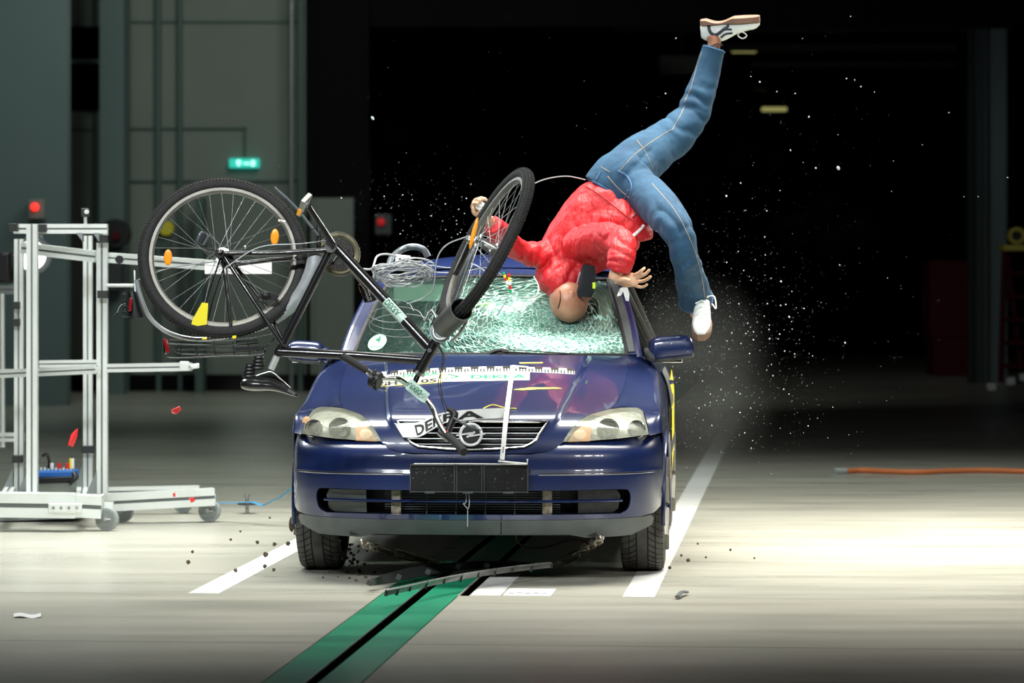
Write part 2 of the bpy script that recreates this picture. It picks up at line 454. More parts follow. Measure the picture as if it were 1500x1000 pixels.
vbox('wall_front', -14.2, 16, 2.6, 2.9, 0.0, .6, 'void_dark')
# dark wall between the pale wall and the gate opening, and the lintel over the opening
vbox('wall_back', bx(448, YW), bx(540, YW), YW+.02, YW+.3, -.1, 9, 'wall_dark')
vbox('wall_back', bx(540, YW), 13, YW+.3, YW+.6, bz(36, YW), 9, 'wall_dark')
# black slab whose colour gives the dark of a stair hole, and pale strip between the blue wall and the column
vbox('trim_1', bx(98, YW), bx(148, YW), YW-.12, YW-.02, bz(162, YW), bz(40, YW), 'void_dark')
vbox('trim_2', bx(98, YW), bx(148, YW), YW-.2, YW-.1, bz(94, YW), bz(88, YW), 'steel_green')
for i, (a, b, m) in enumerate(((149, 184, 'wall_blue'),)):
    vbox('column', bx(a, 40), bx(b, 40), 39.8, 40.2, 0, 7, m)
for i, (a, b) in enumerate(((143, 150), (184, 191), (230, 237), (262, 268))):
    vbox('trim_%d' % (i+3), bx(a, YW), bx(b, YW), YW-.1, YW, 0, 7, 'steel_green')
for i, py in enumerate((32, 188, 265)):
    vbox('trim_%d' % (i+7), bx(188, YW), bx(362 if py == 188 else 440, YW), YW-.04, YW, bz(py+1.5, YW), bz(py-1.5, YW), 'steel_green')
vbox('trim_10', bx(357, YW), bx(361, YW), YW-.04, YW, bz(232, YW), bz(188, YW), 'steel_green')
vbox('trim_11', bx(98, YW), bx(146, YW), YW-.04, YW, bz(192, YW), bz(189, YW), 'steel_green')
# pipes at the corner of the gate
for i, (a, wd) in enumerate(((427, .028), (440, .036), (452, .022))):
    bm = B(); tube(bm, [(bx(a, 40.6), 40.6, 0), (bx(a, 40.6), 40.6, 7.5)], wd, 12)
    for k in range(9): disc(bm, (bx(a, 40.6), 40.6, .4+k*.85), (0, 0, 1), wd*1.3, .05, 12)
    o = obj('downpipe', bm, ['alu_dark', 'steel_green', 'wall_dark'][i])
    tag(o, ['grey wall pipe with clamps at the left of the dark gate opening', 'thicker green-grey pipe, middle one of the three beside the gate', 'dark thin pipe nearest the black gate opening'][i], 'pipe', 'pipes beside the gate')
# door and lockers seen behind the wheel
vbox('door_1', bx(445, YW), bx(518, YW), YW-.06, YW+.0, 0, bz(290, YW), 'wall_paint')
vbox('column', bx(288, 40.5), bx(300, 40.5), 40.3, 40.7, 0, bz(290, 40.5), 'steel_green')
vbox('baseboard_back', bx(100, YW), bx(560, YW), YW-.08, YW-.02, 0, .2, 'wall_dark')
# exit sign
ex = empty('exit_sign', P(358, 246, 40.9), 'small glowing green exit sign hanging on the pale back wall', 'sign')
bm = B(); box(bm, P(358, 239, 40.9), (bx(380, 40.9)-bx(336, 40.9), .08, .115)); obj('sign_box', bm, 'exit_green', ex, bevel=.01)
def px_box(bm, x0, x1, y0, y1, Y, t=.01):
    box(bm, ((bx(x0, Y)+bx(x1, Y))/2, Y, (bz(y0, Y)+bz(y1, Y))/2), (bx(x1, Y)-bx(x0, Y), t, abs(bz(y0, Y)-bz(y1, Y))))
bm = B(); px_box(bm, 346, 354, 236.5, 238, 40.855); px_box(bm, 348, 351, 234.5, 243, 40.855); px_box(bm, 357, 365, 238, 240.5, 40.855); px_box(bm, 368, 373, 235, 243, 40.855)
obj('running_figure_symbol', bm, 'exit_white', ex)
# red lamps
def blob_lamp(px, py, Y, r, m, label, box_px=None):
    e = empty('signal_lamp', P(px, py+8, Y), label, 'lamp')
    bm = B(); ball(bm, P(px, py, Y-.12), r, 14, 8); obj('lamp_lens', bm, m, e)
    bm = B(); c = P(px, py, Y); box(bm, c+Vector((r*.6, 0, -r*.6)), (r*4, .16, r*5)); obj('housing', bm, 'wall_paint' if m == 'lamp_red' else 'lamp_body', e, bevel=.01)
blob_lamp(51, 303, 35.9, .042, 'lamp_red', 'red glowing signal lamp on the blue-grey left wall')
blob_lamp(558, 325, 41.2, .05, 'lamp_red_dim', 'dim red lamp in the dark between bicycle frame and front wheel')
# dark machine behind the rig post
m_ = empty('wall_machine', P(172, 400, 39.5), 'dark round machine on the back wall right of the aluminium rig', 'machine')
bm = B(); disc(bm, P(170, 342, 39.5), (0, 1, 0), .17, .3, 24); obj('drum', bm, 'plastic_black', m_)
bm = B(); disc(bm, P(170, 345, 39.3), (0, 1, 0), .05, .1, 20); obj('hub_cap', bm, 'red_frame', m_)
bm = B(); box(bm, P(168, 395, 39.6), (.2, .25, .5)); obj('body', bm, 'lamp_body', m_, bevel=.02)
m_ = empty('hose_drum', P(250, 372, 40.9), 'yellowish hose drum on the back wall behind the bicycle spokes', 'drum')
bm = B(); disc(bm, P(244, 334, 40.85), (0, 1, 0), .09, .12, 20); obj('reel', bm, 'yellow', m_)
bm = B(); box(bm, P(244, 352, 40.93), (.12, .1, .2)); obj('bracket', bm, 'steel_green', m_)
# black cabinet on the floor at the left and low dark things
# right: hall pillar, ladder stand, far beams and lamps
for i, (a, b, m) in enumerate(((1442, 1472, 'column_pale'), (1420, 1440, 'lamp_body'))):
    bm = B(); Y = 44
    x0, x1 = bx(a, Y), bx(b, Y)
    box(bm, ((x0+x1)/2, Y, 3), (x1-x0, .03, 6)); box(bm, (x0, Y, 3), (.02, .25, 6)); box(bm, (x1, Y, 3), (.02, .25, 6))
    o = obj('column', bm, m, base=False); o['kind'] = 'structure'
area('column_lamp', (5.0, 41.5, 6.5), (6.3, 44, 2.6), .4, .4, 5, (.8, .9, 1), 60)
for i, (x0, x1, y0, y1) in enumerate(((1050, 1400, 66, 74), (1100, 1400, 92, 97), (900, 1420, 40, 46))):
    vbox('ceiling_beam', bx(x0, 50), bx(x1, 50), 49.8, 50.2, bz(y1, 50), bz(y0, 50), 'steel_green')
for px, py, w_ in ((1090, 74, 26), (1134, 160, 26), (1113, 131, 14)):
    bm = B(); box(bm, P(px, py, 52), (bx(px+w_*.7, 52)-bx(px-w_*.7, 52), .2, .06)); o = obj('ceiling_lamp', bm, 'lamp_yellow' if w_ > 20 else 'lamp_body', bevel=.02)
    tag(o, {74: 'dim yellow strip lamp in the dark just below the raised shoe', 160: 'brighter yellow strip lamp in the dark right of the raised knee', 131: 'unlit strip lamp between the two yellow lamps in the dark'}[py], 'lamp', 'strip lamps in the dark hall')
e = empty('ventilation_unit', P(1000, 110, 55), 'faint grey box hanging in the dark left of the raised leg', 'machine')
bm = B(); box(bm, P(1000, 95, 55), (.75, .3, .32)); obj('casing', bm, 'alu_dark', e, bevel=.02)
bm = B(); disc(bm, P(976, 101, 54.7), (0, 1, 0), .07, .1); obj('fan_outlet', bm, 'wall_paint', e)
bm = B(); q = P(1000, 80, 55); tube(bm, [q, Vector((q.x, q.y, 9.0))], .03, 8); obj('hanger', bm, 'steel_green', e)
# red step stand at the right edge
Ys = 33.0
e = empty('safety_ladder', P(1480, 575, Ys), 'dark red step ladder with white feet at the right edge', 'ladder')
bm = B()
for a, b in (((1472, 360), (1466, 560)), ((1512, 360), (1524, 562)), ((1476, 372), (1498, 555))):
    tube(bm, [P(*a, Ys), P(*b, Ys+(.4 if a[0] == 1476 else 0))], .03, 10)
for k in range(5): tube(bm, [P(1470-k*.8, 400+k*34, Ys), P(1514+k*2, 400+k*34, Ys)], .022, 8)
obj('ladder_frame', bm, 'red_frame', e)
bm = B(); box(bm, P(1492, 363, Ys), (.36, .5, .06)); obj('top_step', bm, 'yellow_tape', e, bevel=.01)
for k, (px, py) in enumerate(((1452, 566), (1480, 558), (1500, 552))):
    bm = B(); box(bm, P(px, py, Ys+.1*k), (.09, .12, .08)); obj('foot', bm, 'white', e, bevel=.015)
bm = B(); disc(bm, P(1489, 345, Ys), (0, 1, 0), .085, .12, 20); o = obj('winch', bm, 'yellow_tape', e)
bm = B(); disc(bm, P(1489, 345, Ys-.08), (0, 1, 0), .045, .04, 20); obj('winch_core', bm, 'plastic_black', o)
bm = B(); box(bm, P(1395, 440, 48), (.75, .9, 1.1)); box(bm, P(1395, 500, 48), (.65, .8, 1.0)); o = obj('storage_cabinet', bm, 'red_frame', bevel=.02)
o.location.z = 0; tag(o, 'dark red cabinet barely lit in the far dark hall at right', 'cabinet')
# orange cable
bm = B(); pts = [fl(1238, 694), fl(1262, 692.5), fl(1300, 694), fl(1345, 695), fl(1390, 693.5), fl(1440, 692.5), fl(1500, 694), fl(1560, 695)]
for p in pts: p.z = .018
smooth_tube(bm, pts, .018, 8); e = obj('floor_cable', bm, 'orange_cable'); tag(e, 'orange cable lying across the dark floor at right', 'cable')
bm = B(); a = fl(1222, 694.5); b_ = fl(1239, 694); a.z = b_.z = .02; tube(bm, [a, b_], .024, 10); obj('plug', bm, 'cable_grey', e)
# dropped bits on the near floor
bm = B(); grid(bm, lambda u, v: (fl(20+40*u, 905-5*v)+Vector((0, 0, .004+.004*math.sin(u*7)))), 8, 3); o = obj('paper_scrap', bm, 'white', solid=.001); tag(o, 'flat white scrap on the concrete at lower left', 'scrap')
bm = B(); a = fl(992, 878); b_ = fl(1006, 871)
tube(bm, crom([a+Vector((0, 0, .012)), (a+b_)/2+Vector((0, .02, .02)), b_+Vector((0, 0, .012))], 4), [(.011, .006)]*9, 8); o = obj('plastic_scrap', bm, 'plastic_grey'); tag(o, 'small curved grey scrap on the floor right of the white lane line', 'scrap')
mat('cream_trim', (.62, .66, .54), .8)
mat('sticker_green', (.25, .68, .42), .5, emit=.05)
mat('ink_green_dark', (.0, .12, .05), .5)
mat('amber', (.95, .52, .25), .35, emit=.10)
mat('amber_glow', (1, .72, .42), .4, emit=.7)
mat('headlight', (.62, .64, .56), .35, .55, var=.12, vscale=14, bump=.6, bscale=30, bdist=.01)
# dusty clear lens
def lens():
    m = bpy.data.materials.new('headlight_lens'); m.use_nodes = True; nt = m.node_tree; N = nt.nodes; L = nt.links
    b = N['Principled BSDF']; b.inputs['Base Color'].default_value = (.40, .42, .34, 1); b.inputs['Roughness'].default_value = .12; b.inputs['Coat Weight'].default_value = 1
    out = N['Material Output']; t = N.new('ShaderNodeBsdfTransparent'); x = N.new('ShaderNodeMixShader')
    n = N.new('ShaderNodeTexNoise'); n.inputs['Scale'].default_value = 9; tc = N.new('ShaderNodeTexCoord'); L.new(tc.outputs['Object'], n.inputs['Vector'])
    mr = N.new('ShaderNodeMapRange'); mr.inputs['From Min'].default_value = .35; mr.inputs['From Max'].default_value = .65; mr.inputs['To Min'].default_value = .30; mr.inputs['To Max'].default_value = .60
    L.new(n.outputs['Fac'], mr.inputs['Value']); L.new(mr.outputs[0], x.inputs[0]); L.new(t.outputs[0], x.inputs[1]); L.new(b.outputs[0], x.inputs[2]); L.new(x.outputs[0], out.inputs[0])
    M['headlight_lens'] = m
lens()
def broken_glass():
    """laminated glass: clear tint crossed by a web of white-green fractures round the impact points"""
    m = bpy.data.materials.new('broken_glass'); m.use_nodes = True; nt = m.node_tree; N = nt.nodes; L = nt.links
    N.remove(N['Principled BSDF']); out = N['Material Output']
    def nd(t, **k):
        n = N.new(t)
        for a, b in k.items(): setattr(n, a, b)
        return n
    def mth(op, a, b=None, c=None, clamp=False):
        n = nd('ShaderNodeMath', operation=op, use_clamp=clamp)
        for i, x in enumerate((a, b, c)):
            if x is None: continue
            if isinstance(x, (int, float)): n.inputs[i].default_value = x
            else: L.new(x, n.inputs[i])
        return n.outputs[0]
    tc = nd('ShaderNodeTexCoord'); co = tc.outputs['Object']
    def sep(v):
        s = nd('ShaderNodeSeparateXYZ'); L.new(v, s.inputs[0]); return s.outputs
    def comb(x, y, z):
        c = nd('ShaderNodeCombineXYZ')
        for i, q in enumerate((x, y, z)):
            if isinstance(q, (int, float)): c.inputs[i].default_value = q
            else: L.new(q, c.inputs[i])
        return c.outputs[0]
    wn = nd('ShaderNodeTexNoise'); wn.inputs['Scale'].default_value = 5; wn.inputs['Detail'].default_value = 3; L.new(co, wn.inputs['Vector'])
    wv = nd('ShaderNodeVectorMath', operation='SCALE'); 
    sb = nd('ShaderNodeVectorMath', operation='SUBTRACT'); L.new(wn.outputs['Color'], sb.inputs[0]); sb.inputs[1].default_value = (.5, .5, .5)
    L.new(sb.outputs[0], wv.inputs[0]); wv.inputs['Scale'].default_value = .045
    ad = nd('ShaderNodeVectorMath', operation='ADD'); L.new(co, ad.inputs[0]); L.new(wv.outputs[0], ad.inputs[1])
    s = sep(ad.outputs[0]); sx, sz = s[0], s[2]
    def polar(cx, cz, kz=1.75):
        dx = mth('SUBTRACT', sx, cx); dz = mth('MULTIPLY', mth('SUBTRACT', sz, cz), kz)
        r = mth('SQRT', mth('ADD', mth('ADD', mth('MULTIPLY', dx, dx), mth('MULTIPLY', dz, dz)), 1e-5))
        return dx, dz, r
    def web(cx, cz, ka, kr, width):
        dx, dz, r = polar(cx, cz)
        nx = mth('MULTIPLY', mth('DIVIDE', dx, r), ka); nz = mth('MULTIPLY', mth('DIVIDE', dz, r), ka)
        v = nd('ShaderNodeTexVoronoi', feature='DISTANCE_TO_EDGE'); v.inputs['Scale'].default_value = 1; v.inputs['Randomness'].default_value = .9
        L.new(comb(nx, nz, mth('MULTIPLY', r, kr)), v.inputs['Vector'])
        ln = mth('LESS_THAN', v.outputs['Distance'], width)
        return ln, r
    l1, r1 = web(.17, 1.135, 3.2, 48, .026)
    l2, r2 = web(.17, 1.135, 12, 75, .055)
    l3, r3 = web(-.02, 1.12, 2.1, 46, .024)
    l4, r4 = web(.42, 1.03, 5, 34, .05)
    vf = nd('ShaderNodeTexVoronoi', feature='DISTANCE_TO_EDGE'); vf.inputs['Scale'].default_value = 110; L.new(ad.outputs[0], vf.inputs['Vector'])
    l5 = mth('LESS_THAN', vf.outputs['Distance'], .09)
    def fall(r, a, b, p=1):   # 1 near a, 0 beyond b
        mr = nd('ShaderNodeMapRange', interpolation_type='SMOOTHSTEP'); L.new(r, mr.inputs['Value']); mr.inputs['From Min'].default_value = a; mr.inputs['From Max'].default_value = b
        mr.inputs['To Min'].default_value = p; mr.inputs['To Max'].default_value = 0; return mr.outputs[0]
    big = nd('ShaderNodeTexNoise'); big.inputs['Scale'].default_value = 7; big.inputs['Detail'].default_value = 4; L.new(co, big.inputs['Vector'])
    bigm = nd('ShaderNodeMapRange'); L.new(big.outputs['Fac'], bigm.inputs['Value']); bigm.inputs['From Min'].default_value = .38; bigm.inputs['From Max'].default_value = .62
    bigf = bigm.outputs[0]
    a1 = mth('MULTIPLY', l1, fall(r1, .30, .56, .95))
    a2 = mth('MULTIPLY', mth('MULTIPLY', l2, fall(r1, .10, .42, .75)), mth('ADD', mth('MULTIPLY', bigf, .95), .05))
    a3 = mth('MULTIPLY', mth('MULTIPLY', l3, fall(r3, .20, .34, .9)), mth('GREATER_THAN', r3, .07))
    a4 = mth('MULTIPLY', l4, fall(r4, .05, .30, .9))
    a5 = mth('MULTIPLY', mth('MULTIPLY', l5, fall(r1, .05, .36, .6)), bigf)
    # powdered band along the bottom right
    dxp = mth('SUBTRACT', sx, .40); band = mth('SUBTRACT', mth('SUBTRACT', sz, 1.03), mth('MULTIPLY', mth('MULTIPLY', dxp, dxp), .35))
    pw = mth('MULTIPLY', fall(mth('ABSOLUTE', band), .0, .085, .98), fall(mth('ABSOLUTE', dxp), .22, .50, 1))
    fn = nd('ShaderNodeTexNoise'); fn.inputs['Scale'].default_value = 70; fn.inputs['Detail'].default_value = 6; L.new(co, fn.inputs['Vector'])
    fm = nd('ShaderNodeMapRange'); L.new(fn.outputs['Fac'], fm.inputs['Value']); fm.inputs['From Min'].default_value = .40; fm.inputs['From Max'].default_value = .58
    pw = mth('MULTIPLY', pw, mth('ADD', mth('MULTIPLY', fm.outputs[0], .75), .25))
    mist = mth('MULTIPLY', fall(r1, .06, .34, .30), mth('ADD', mth('MULTIPLY', bigf, .6), .4))
    fac = mth('MAXIMUM', mth('MAXIMUM', mth('MAXIMUM', a1, a2), mth('MAXIMUM', a3, a4)), mth('MAXIMUM', mth('MAXIMUM', a5, pw), mist), clamp=True)
    fac = mth('MINIMUM', mth('ADD', fac, .03), .97)
    d = nd('ShaderNodeBsdfDiffuse'); cr = nd('ShaderNodeMix', data_type='RGBA'); L.new(fm.outputs[0], cr.inputs[0]); cr.inputs[6].default_value = (.22, .60, .47, 1); cr.inputs[7].default_value = (.66, .95, .84, 1)
    L.new(cr.outputs[2], d.inputs[0])
    gl = nd('ShaderNodeBsdfGlossy'); gl.inputs['Roughness'].default_value = .25; gl.inputs[0].default_value = (.8, 1, .93, 1)
    dm = nd('ShaderNodeMixShader'); dm.inputs[0].default_value = .07; L.new(d.outputs[0], dm.inputs[1]); L.new(gl.outputs[0], dm.inputs[2])
    t = nd('ShaderNodeBsdfTransparent'); t.inputs[0].default_value = (.62, .84, .74, 1)
    g = nd('ShaderNodeBsdfGlossy'); g.inputs['Roughness'].default_value = .03; f = nd('ShaderNodeFresnel'); f.inputs[0].default_value = 1.35
    x = nd('ShaderNodeMixShader'); L.new(f.outputs[0], x.inputs[0]); L.new(t.outputs[0], x.inputs[1]); L.new(g.outputs[0], x.inputs[2])
    y = nd('ShaderNodeMixShader'); L.new(fac, y.inputs[0]); L.new(x.outputs[0], y.inputs[1]); L.new(dm.outputs[0], y.inputs[2])
    bp = nd('ShaderNodeBump'); bp.inputs['Strength'].default_value = .5; bp.inputs['Distance'].default_value = .004; L.new(fac, bp.inputs['Height'])
    for n in (d, gl): L.new(bp.outputs[0], n.inputs['Normal'])
    L.new(y.outputs[0], out.inputs[0]); M['broken_glass'] = m
broken_glass()
mat('saddle_black', (.014, .014, .015), .28, coat=.3)
mat('mudguard_dark', (.11, .115, .11), .4, .4, var=.2, vscale=10)
mat('grip_black', (.012, .012, .012), .6, bump=.8, bscale=300)
mat('tag_green', (.50, .66, .58), .4)
def frame_m(d):
    """matrix with x along d and y roughly away from the camera"""
    x = d.normalized(); y = Vector((0, 1, 0)); y = (y-x*y.dot(x)).normalized(); return Matrix((x, y, x.cross(y))).transposed()
mat('guard_brass', (.13, .12, .075), .4, .6, var=.3)
mat('denim_light', (.045, .12, .24), .85, bump=.3, bscale=300)
mat('jacket_dark', (.35, .008, .012), .7)
mat('slot_shade', (.22, .24, .235), .5)  # shade inside the profile slots, put into the colour
mat('wheel_grey', (.30, .33, .33), .5)
mat('trim_grey', (.20, .21, .20), .35, .3, var=.2)
mat('red_wire', (.10, .01, .012), .5)
# ================================================================== the car
CTH = math.radians(3.43); CO = Vector((-.183, 14.80, 0))
car = empty('car', CO, 'dark blue hatchback with a shattered windscreen standing over the green guide track', 'car', rotz=-CTH)
CR = Matrix.Rotation(-CTH, 3, 'Z')
def c2w(p): return CO+CR @ Vector(p)
def w2c(p): return CR.transposed() @ (Vector(p)-CO)
def uz(px, py, v):
    a = (px-CX)/FPX; c, s = math.cos(CTH), math.sin(CTH)
    u = (a*(CO.y+v*c)-CO.x-v*s)/(c+a*s); Y = CO.y-u*s+v*c
    return u, CAMZ-(py-HY)/FPX*Y
def cl(px, py, v):
    u, z = uz(px, py, v); return Vector((u, v, z))
def interp(pts, x):
    """monotone cubic through (x, y) points"""
    n = len(pts)
    if x <= pts[0][0]:
        m = (pts[1][1]-pts[0][1])/(pts[1][0]-pts[0][0]); return pts[0][1]+m*(x-pts[0][0])
    if x >= pts[-1][0]:
        m = (pts[-1][1]-pts[-2][1])/(pts[-1][0]-pts[-2][0]); return pts[-1][1]+m*(x-pts[-1][0])
    i = 0
    while x > pts[i+1][0]: i += 1
    def sl(k): return (pts[k+1][1]-pts[k][1])/(pts[k+1][0]-pts[k][0])
    def tg(k):
        if k == 0: return sl(0)
        if k == n-1: return sl(n-2)
        a, b = sl(k-1), sl(k)
        return 0 if a*b <= 0 else 2*a*b/(a+b)
    h = pts[i+1][0]-pts[i][0]; t = (x-pts[i][0])/h
    return (2*t**3-3*t*t+1)*pts[i][1]+(t**3-2*t*t+t)*h*tg(i)+(-2*t**3+3*t*t)*pts[i+1][1]+(t**3-t*t)*h*tg(i+1)
VP_ = [(0, 0), (.2, .008), (.4, .034), (.55, .075), (.65, .12), (.73, .18), (.79, .26), (.822, .35), (.838, .46)]
VN_ = [(0, 0), (.2, .006), (.4, .030), (.6, .080), (.7, .125), (.78, .19), (.83, .27), (.86, .36)]
def Vb(u): return interp(VP_, abs(u))
def Vn(u): return interp(VN_, abs(u))
QH = [(.55, .045), (.60, .052), (.64, .066), (.68, .092), (.71, .13), (.735, .185), (.76, .26), (.80, .385), (.85, .555), (.90, .745), (.95, .955), (.99, 1.15), (1.03, 1.37)]
QB = [(.18, .09), (.24, .055), (.30, .03), (.36, .008), (.42, 0), (.485, -.002), (.495, .006), (.56, .014), (.59, .03), (.612, .06)]
def ss(a, b, x):
    t = max(0, min(1, (x-a)/(b-a))); return t*t*(3-2*t)
def crown(u, z):
    uc = .37+(z-.70)*.42
    return -.022*(1-ss(uc-.020, uc+.012, abs(u)))*ss(.66, .74, z)+.012*ss(.45, .75, abs(u))+.014*ss(.72, .85, z)
def F(u, z): return Vn(u)+interp(QH, z+crown(u, z))
def FB(u, z): return Vb(u)+interp(QB, z)
def G(u, v):
    """height of the bonnet at (u, v)"""
    a, b = .5, 1.08
    for _ in range(26):
        m = (a+b)/2
        if F(u, m) < v: a = m
        else: b = m
    return (a+b)/2
def hit(px, py, S, v0=.2):
    v = v0
    for _ in range(30):
        u, z = uz(px, py, v); v = v*.4+S(u, z)*.6
    u, z = uz(px, py, v)
    return Vector((u, v, z))
def pxpanel(name, outline, holes, d, S, m, parent=car, off=0.0, solid=.004, smooth_out=0, mirror=False, **k):
    """a panel whose outline was measured on the frontal view and laid on the body surface S"""
    bm = B()
    ol = [hit(x, y, S) for x, y in outline]; ol = [(p.x, p.z) for p in ol]
    hs = [[(q.x, q.z) for q in (hit(x, y, S) for x, y in h)] for h in holes]
    def fn(u, z):
        return (u, S(u, z)+off, z)
    panel(bm, ol, hs, d, fn)
    return obj(name, bm, m, parent, local=True, solid=solid, **k)
def mirr(pts): return [(-a, b) for a, b in pts[::-1]]

# ---- outlines in body coordinates (u, z) measured on the right half, mirrored
def uzs(pts, S): return [(p.x, p.z) for p in (hit(x, y, S) for x, y in pts)]
hl = uzs(crom([(824, 647), (838, 627), (860, 609), (893, 599)], 4)+crom([(893, 599), (918, 596.5), (938, 599), (945, 613), (950.5, 636)], 4)[1:]+[(905, 642), (860, 645.5)], F)
shut = uzs([(893, 598), (902, 592), (911, 575), (917, 558), (920, 540), (918, 527), (915, 521.5)], F)
gr = uzs([(803, 617.5), (790, 636), (781, 648), (768, 655)], F)
# bonnet: from the windscreen base to the lip under the grille, grille opening cut out
half_out = [(0, .988)]+[(u, z) for u, z in [(.2, .987), (.4, .984), (.56, .979)]]+shut[::-1]+hl[:13][::-1]
half_out = half_out[:-1]
lip = uzs([(824, 649), (812, 657), (800, 661.5), (775, 664)], F)
half_out = half_out+[lip[0], lip[1], lip[2], lip[3]]
grh = [(0, gr[0][1]+.0)]+gr+[(0, gr[-1][1]-.012)]
# symmetric closed outlines
def sym(half):
    r = [p for p in half if p[0] >= 0]
    l = [(-a, b) for a, b in r[::-1] if a > 1e-6]
    return r+l
hood_out = sym([p for p in half_out]+[(0, lip[3][1]-.004)])
top_z = gr[0][1]
grille_hole = sym([(0, top_z+.002)]+crom(gr, 3)+[(.1, gr[-1][1]-.010), (0, gr[-1][1]-.013)])
bm = B(); panel(bm, hood_out, [grille_hole], .012, lambda u, z: (u, F(u, z), z))
obj('bonnet', bm, 'paint_blue', car, local=True, solid=.004)
# chrome surround of the grille
bm = B(); tube(bm, [(u, F(u, z)-.004, z) for u, z in densify(grille_hole, .02)], .0065, 8, closed=True); grl = obj('grille', bm, 'chrome', car, local=True, label='chrome-framed radiator grille')
bm = B(); panel(bm, grille_hole, [], .03, lambda u, z: (u, F(u, z)+.055, z)); obj('grille_back', bm, 'seal_black', grl, local=True)
for k in range(4):
    zc = gr[-1][1]+.012+k*.024
    wmax = interp([(gr[3][1], gr[3][0]), (gr[2][1], gr[2][0]), (gr[1][1], gr[1][0]), (gr[0][1], gr[0][0])], zc)-.006 if gr[3][1] < zc else gr[3][0]
    bm = B(); pts = [(wmax*(-1+2*i/24), F(wmax*(-1+2*i/24), zc)+.012, zc) for i in range(25)]
    tube(bm, pts, [(.012, .0040)]*25, 8); obj('slat', bm, 'gunmetal', grl, local=True)
# emblem: ring and bolt
ec = hit(690, 636, F); ec.y -= .012
em = B(); torus(em, ec, Vector((1, 0, 0)), Vector((0, .12, 1)).normalized(), .047, .0065, 48, 8); emb = obj('emblem', em, 'emblem_silver', car, local=True, label='round chrome emblem with a bolt')
em = B()
for a, b, w_ in (((-.064, -.004), (.016, .009), .005), ((.064, .004), (-.016, -.009), .005), ((.018, .012), (-.018, -.012), .007)):
    beam(em, ec+Vector((a[0], -.002, a[1])), ec+Vector((b[0], -.002, b[1])), .008, w_*1.4)
obj('bolt', em, 'emblem_silver', emb, local=True)
bm = B(); torus(bm, ec+Vector((0, .004, 0)), Vector((1, 0, 0)), Vector((0, .12, 1)).normalized(), .020, .019, 32, 4, ry=.002); obj('emblem_back', bm, 'seal_black', emb, local=True)

# ---- bumper
def ubz(x, y): p = hit(x, y, FB); return (p.x, p.z)
bt = [ubz(*p) for p in ((824, 649), (812, 657), (800, 661.5), (775, 665))]
b_side = [ubz(951, 638), ]
bump_half = [(0, bt[3][1]-.002)]+[(u, z-.003) for u, z in bt[::-1]]+[ubz(860, 647), ubz(905, 643.5), ubz(951, 637.5), (.8375, ubz(961, 640)[1]), (.838, .56), (.838, .45), (.836, .37), (.83, .325), (.80, .30), (.74, .288), (.4, .283), (0, .283)]
bump_out = sym(bump_half)
ih = [ubz(*p) for p in ((700, 720), (850, 717), (905, 716.5), (911, 722), (912, 735), (908, 746), (898, 752), (700, 756))]
zt, zb = ih[2][1], ih[6][1]
intake = sym([(0, zt)]+crom([(ih[1][0], zt), (.66, zt+.001), (.693, zt-.01), (.70, zt-.045), (.688, zb+.02), (.655, zb)], 3)+[(.4, zb), (0, zb)])
bm = B(); panel(bm, bump_out, [intake], .014, lambda u, z: (u, FB(u, z), z))
bmp = obj('front_bumper', bm, 'paint_blue', car, local=True, solid=.006)
# wrap of the bumper to the wheel arch
for s in (-1, 1):
    bm = B(); z1 = ubz(961, 640)[1]
    loft(bm, [[(s*.838, .455, z1-.002), (s*.838, .455, .5), (s*.836, .455, .40), (s*.828, .45, .325)], [(s*.845, .50, z1-.004), (s*.846, .50, .5), (s*.842, .487, .42), (s*.834, .475, .34)]], 4, 3)
    obj('bumper_corner', bm, 'paint_blue', bmp, local=True, solid=.005)
# groove lines and moulding strip
for s in (-1, 1):
    bm = B(); pts = [(s*u, FB(u, .488)-.002, .488) for u in [.30+.54*i/40 for i in range(41)] if u < .838]
    tube(bm, pts, .003, 6); obj('moulding_groove', bm, 'seal_black', bmp, local=True)
    bm = B(); pts = [(s*u, FB(u, .482)-.003, .482) for u in [.30+.54*i/40 for i in range(41)] if u < .838]
    tube(bm, pts, .0022, 6); obj('moulding_edge', bm, 'chrome_dull', bmp, local=True)
    bm = B(); tube(bm, [(s*.262, FB(.262, z)-.001, z) for z in (.515, .48, .45, .42, zt+.012)], .0028, 6); obj('moulding_groove', bm, 'seal_black', bmp, local=True)
bm = B()
for a in (-.60, -.54): tube(bm, [(a, FB(a, z)-.001, z) for z in (.486, .45, zt+.01)], .002, 6)
obj('tow_cover_seam', bm, 'seal_black', bmp, local=True)
# intake: dark recess, blue bar, grille mesh, radiator, inner side panels
bm = B(); panel(bm, intake, [], .04, lambda u, z: (u, FB(u, z)+.13, z)); obj('intake_back', bm, 'seal_black', car, local=True)
bm = B()
n_ = len(intake); dn = densify(intake, .02); a_ = [bm.verts.new((u, FB(u, z), z)) for u, z in dn]; b_ = [bm.verts.new((u*.985, FB(u, z)+.13, z)) for u, z in dn]
bridge(bm, a_, b_); obj('intake_lining', bm, 'plastic_black', car, local=True)
zm = (zt+zb)/2+.004
bm = B(); tube(bm, [(u, FB(u, zm)-.0+.012, zm) for u in [-.66+1.32*i/60 for i in range(61)]], [(.014, .0075)]*61, 8); obj('intake_bar', bm, 'paint_blue', car, local=True)
rd = B()
for k in range(11): z = zb+.008+k*.0105; box(rd, (0.0, .115, z), (.78, .006, .003))
obj('radiator', rd, 'gunmetal', car, local=True)
rd = B()
for k in range(6):
    rd = B(); x = -.33+k*.13; tube(rd, [(x, .075, zb), (x+.004, .08, zt)], .003, 6); obj('radiator_stay', rd, 'gunmetal', car, local=True)
pass
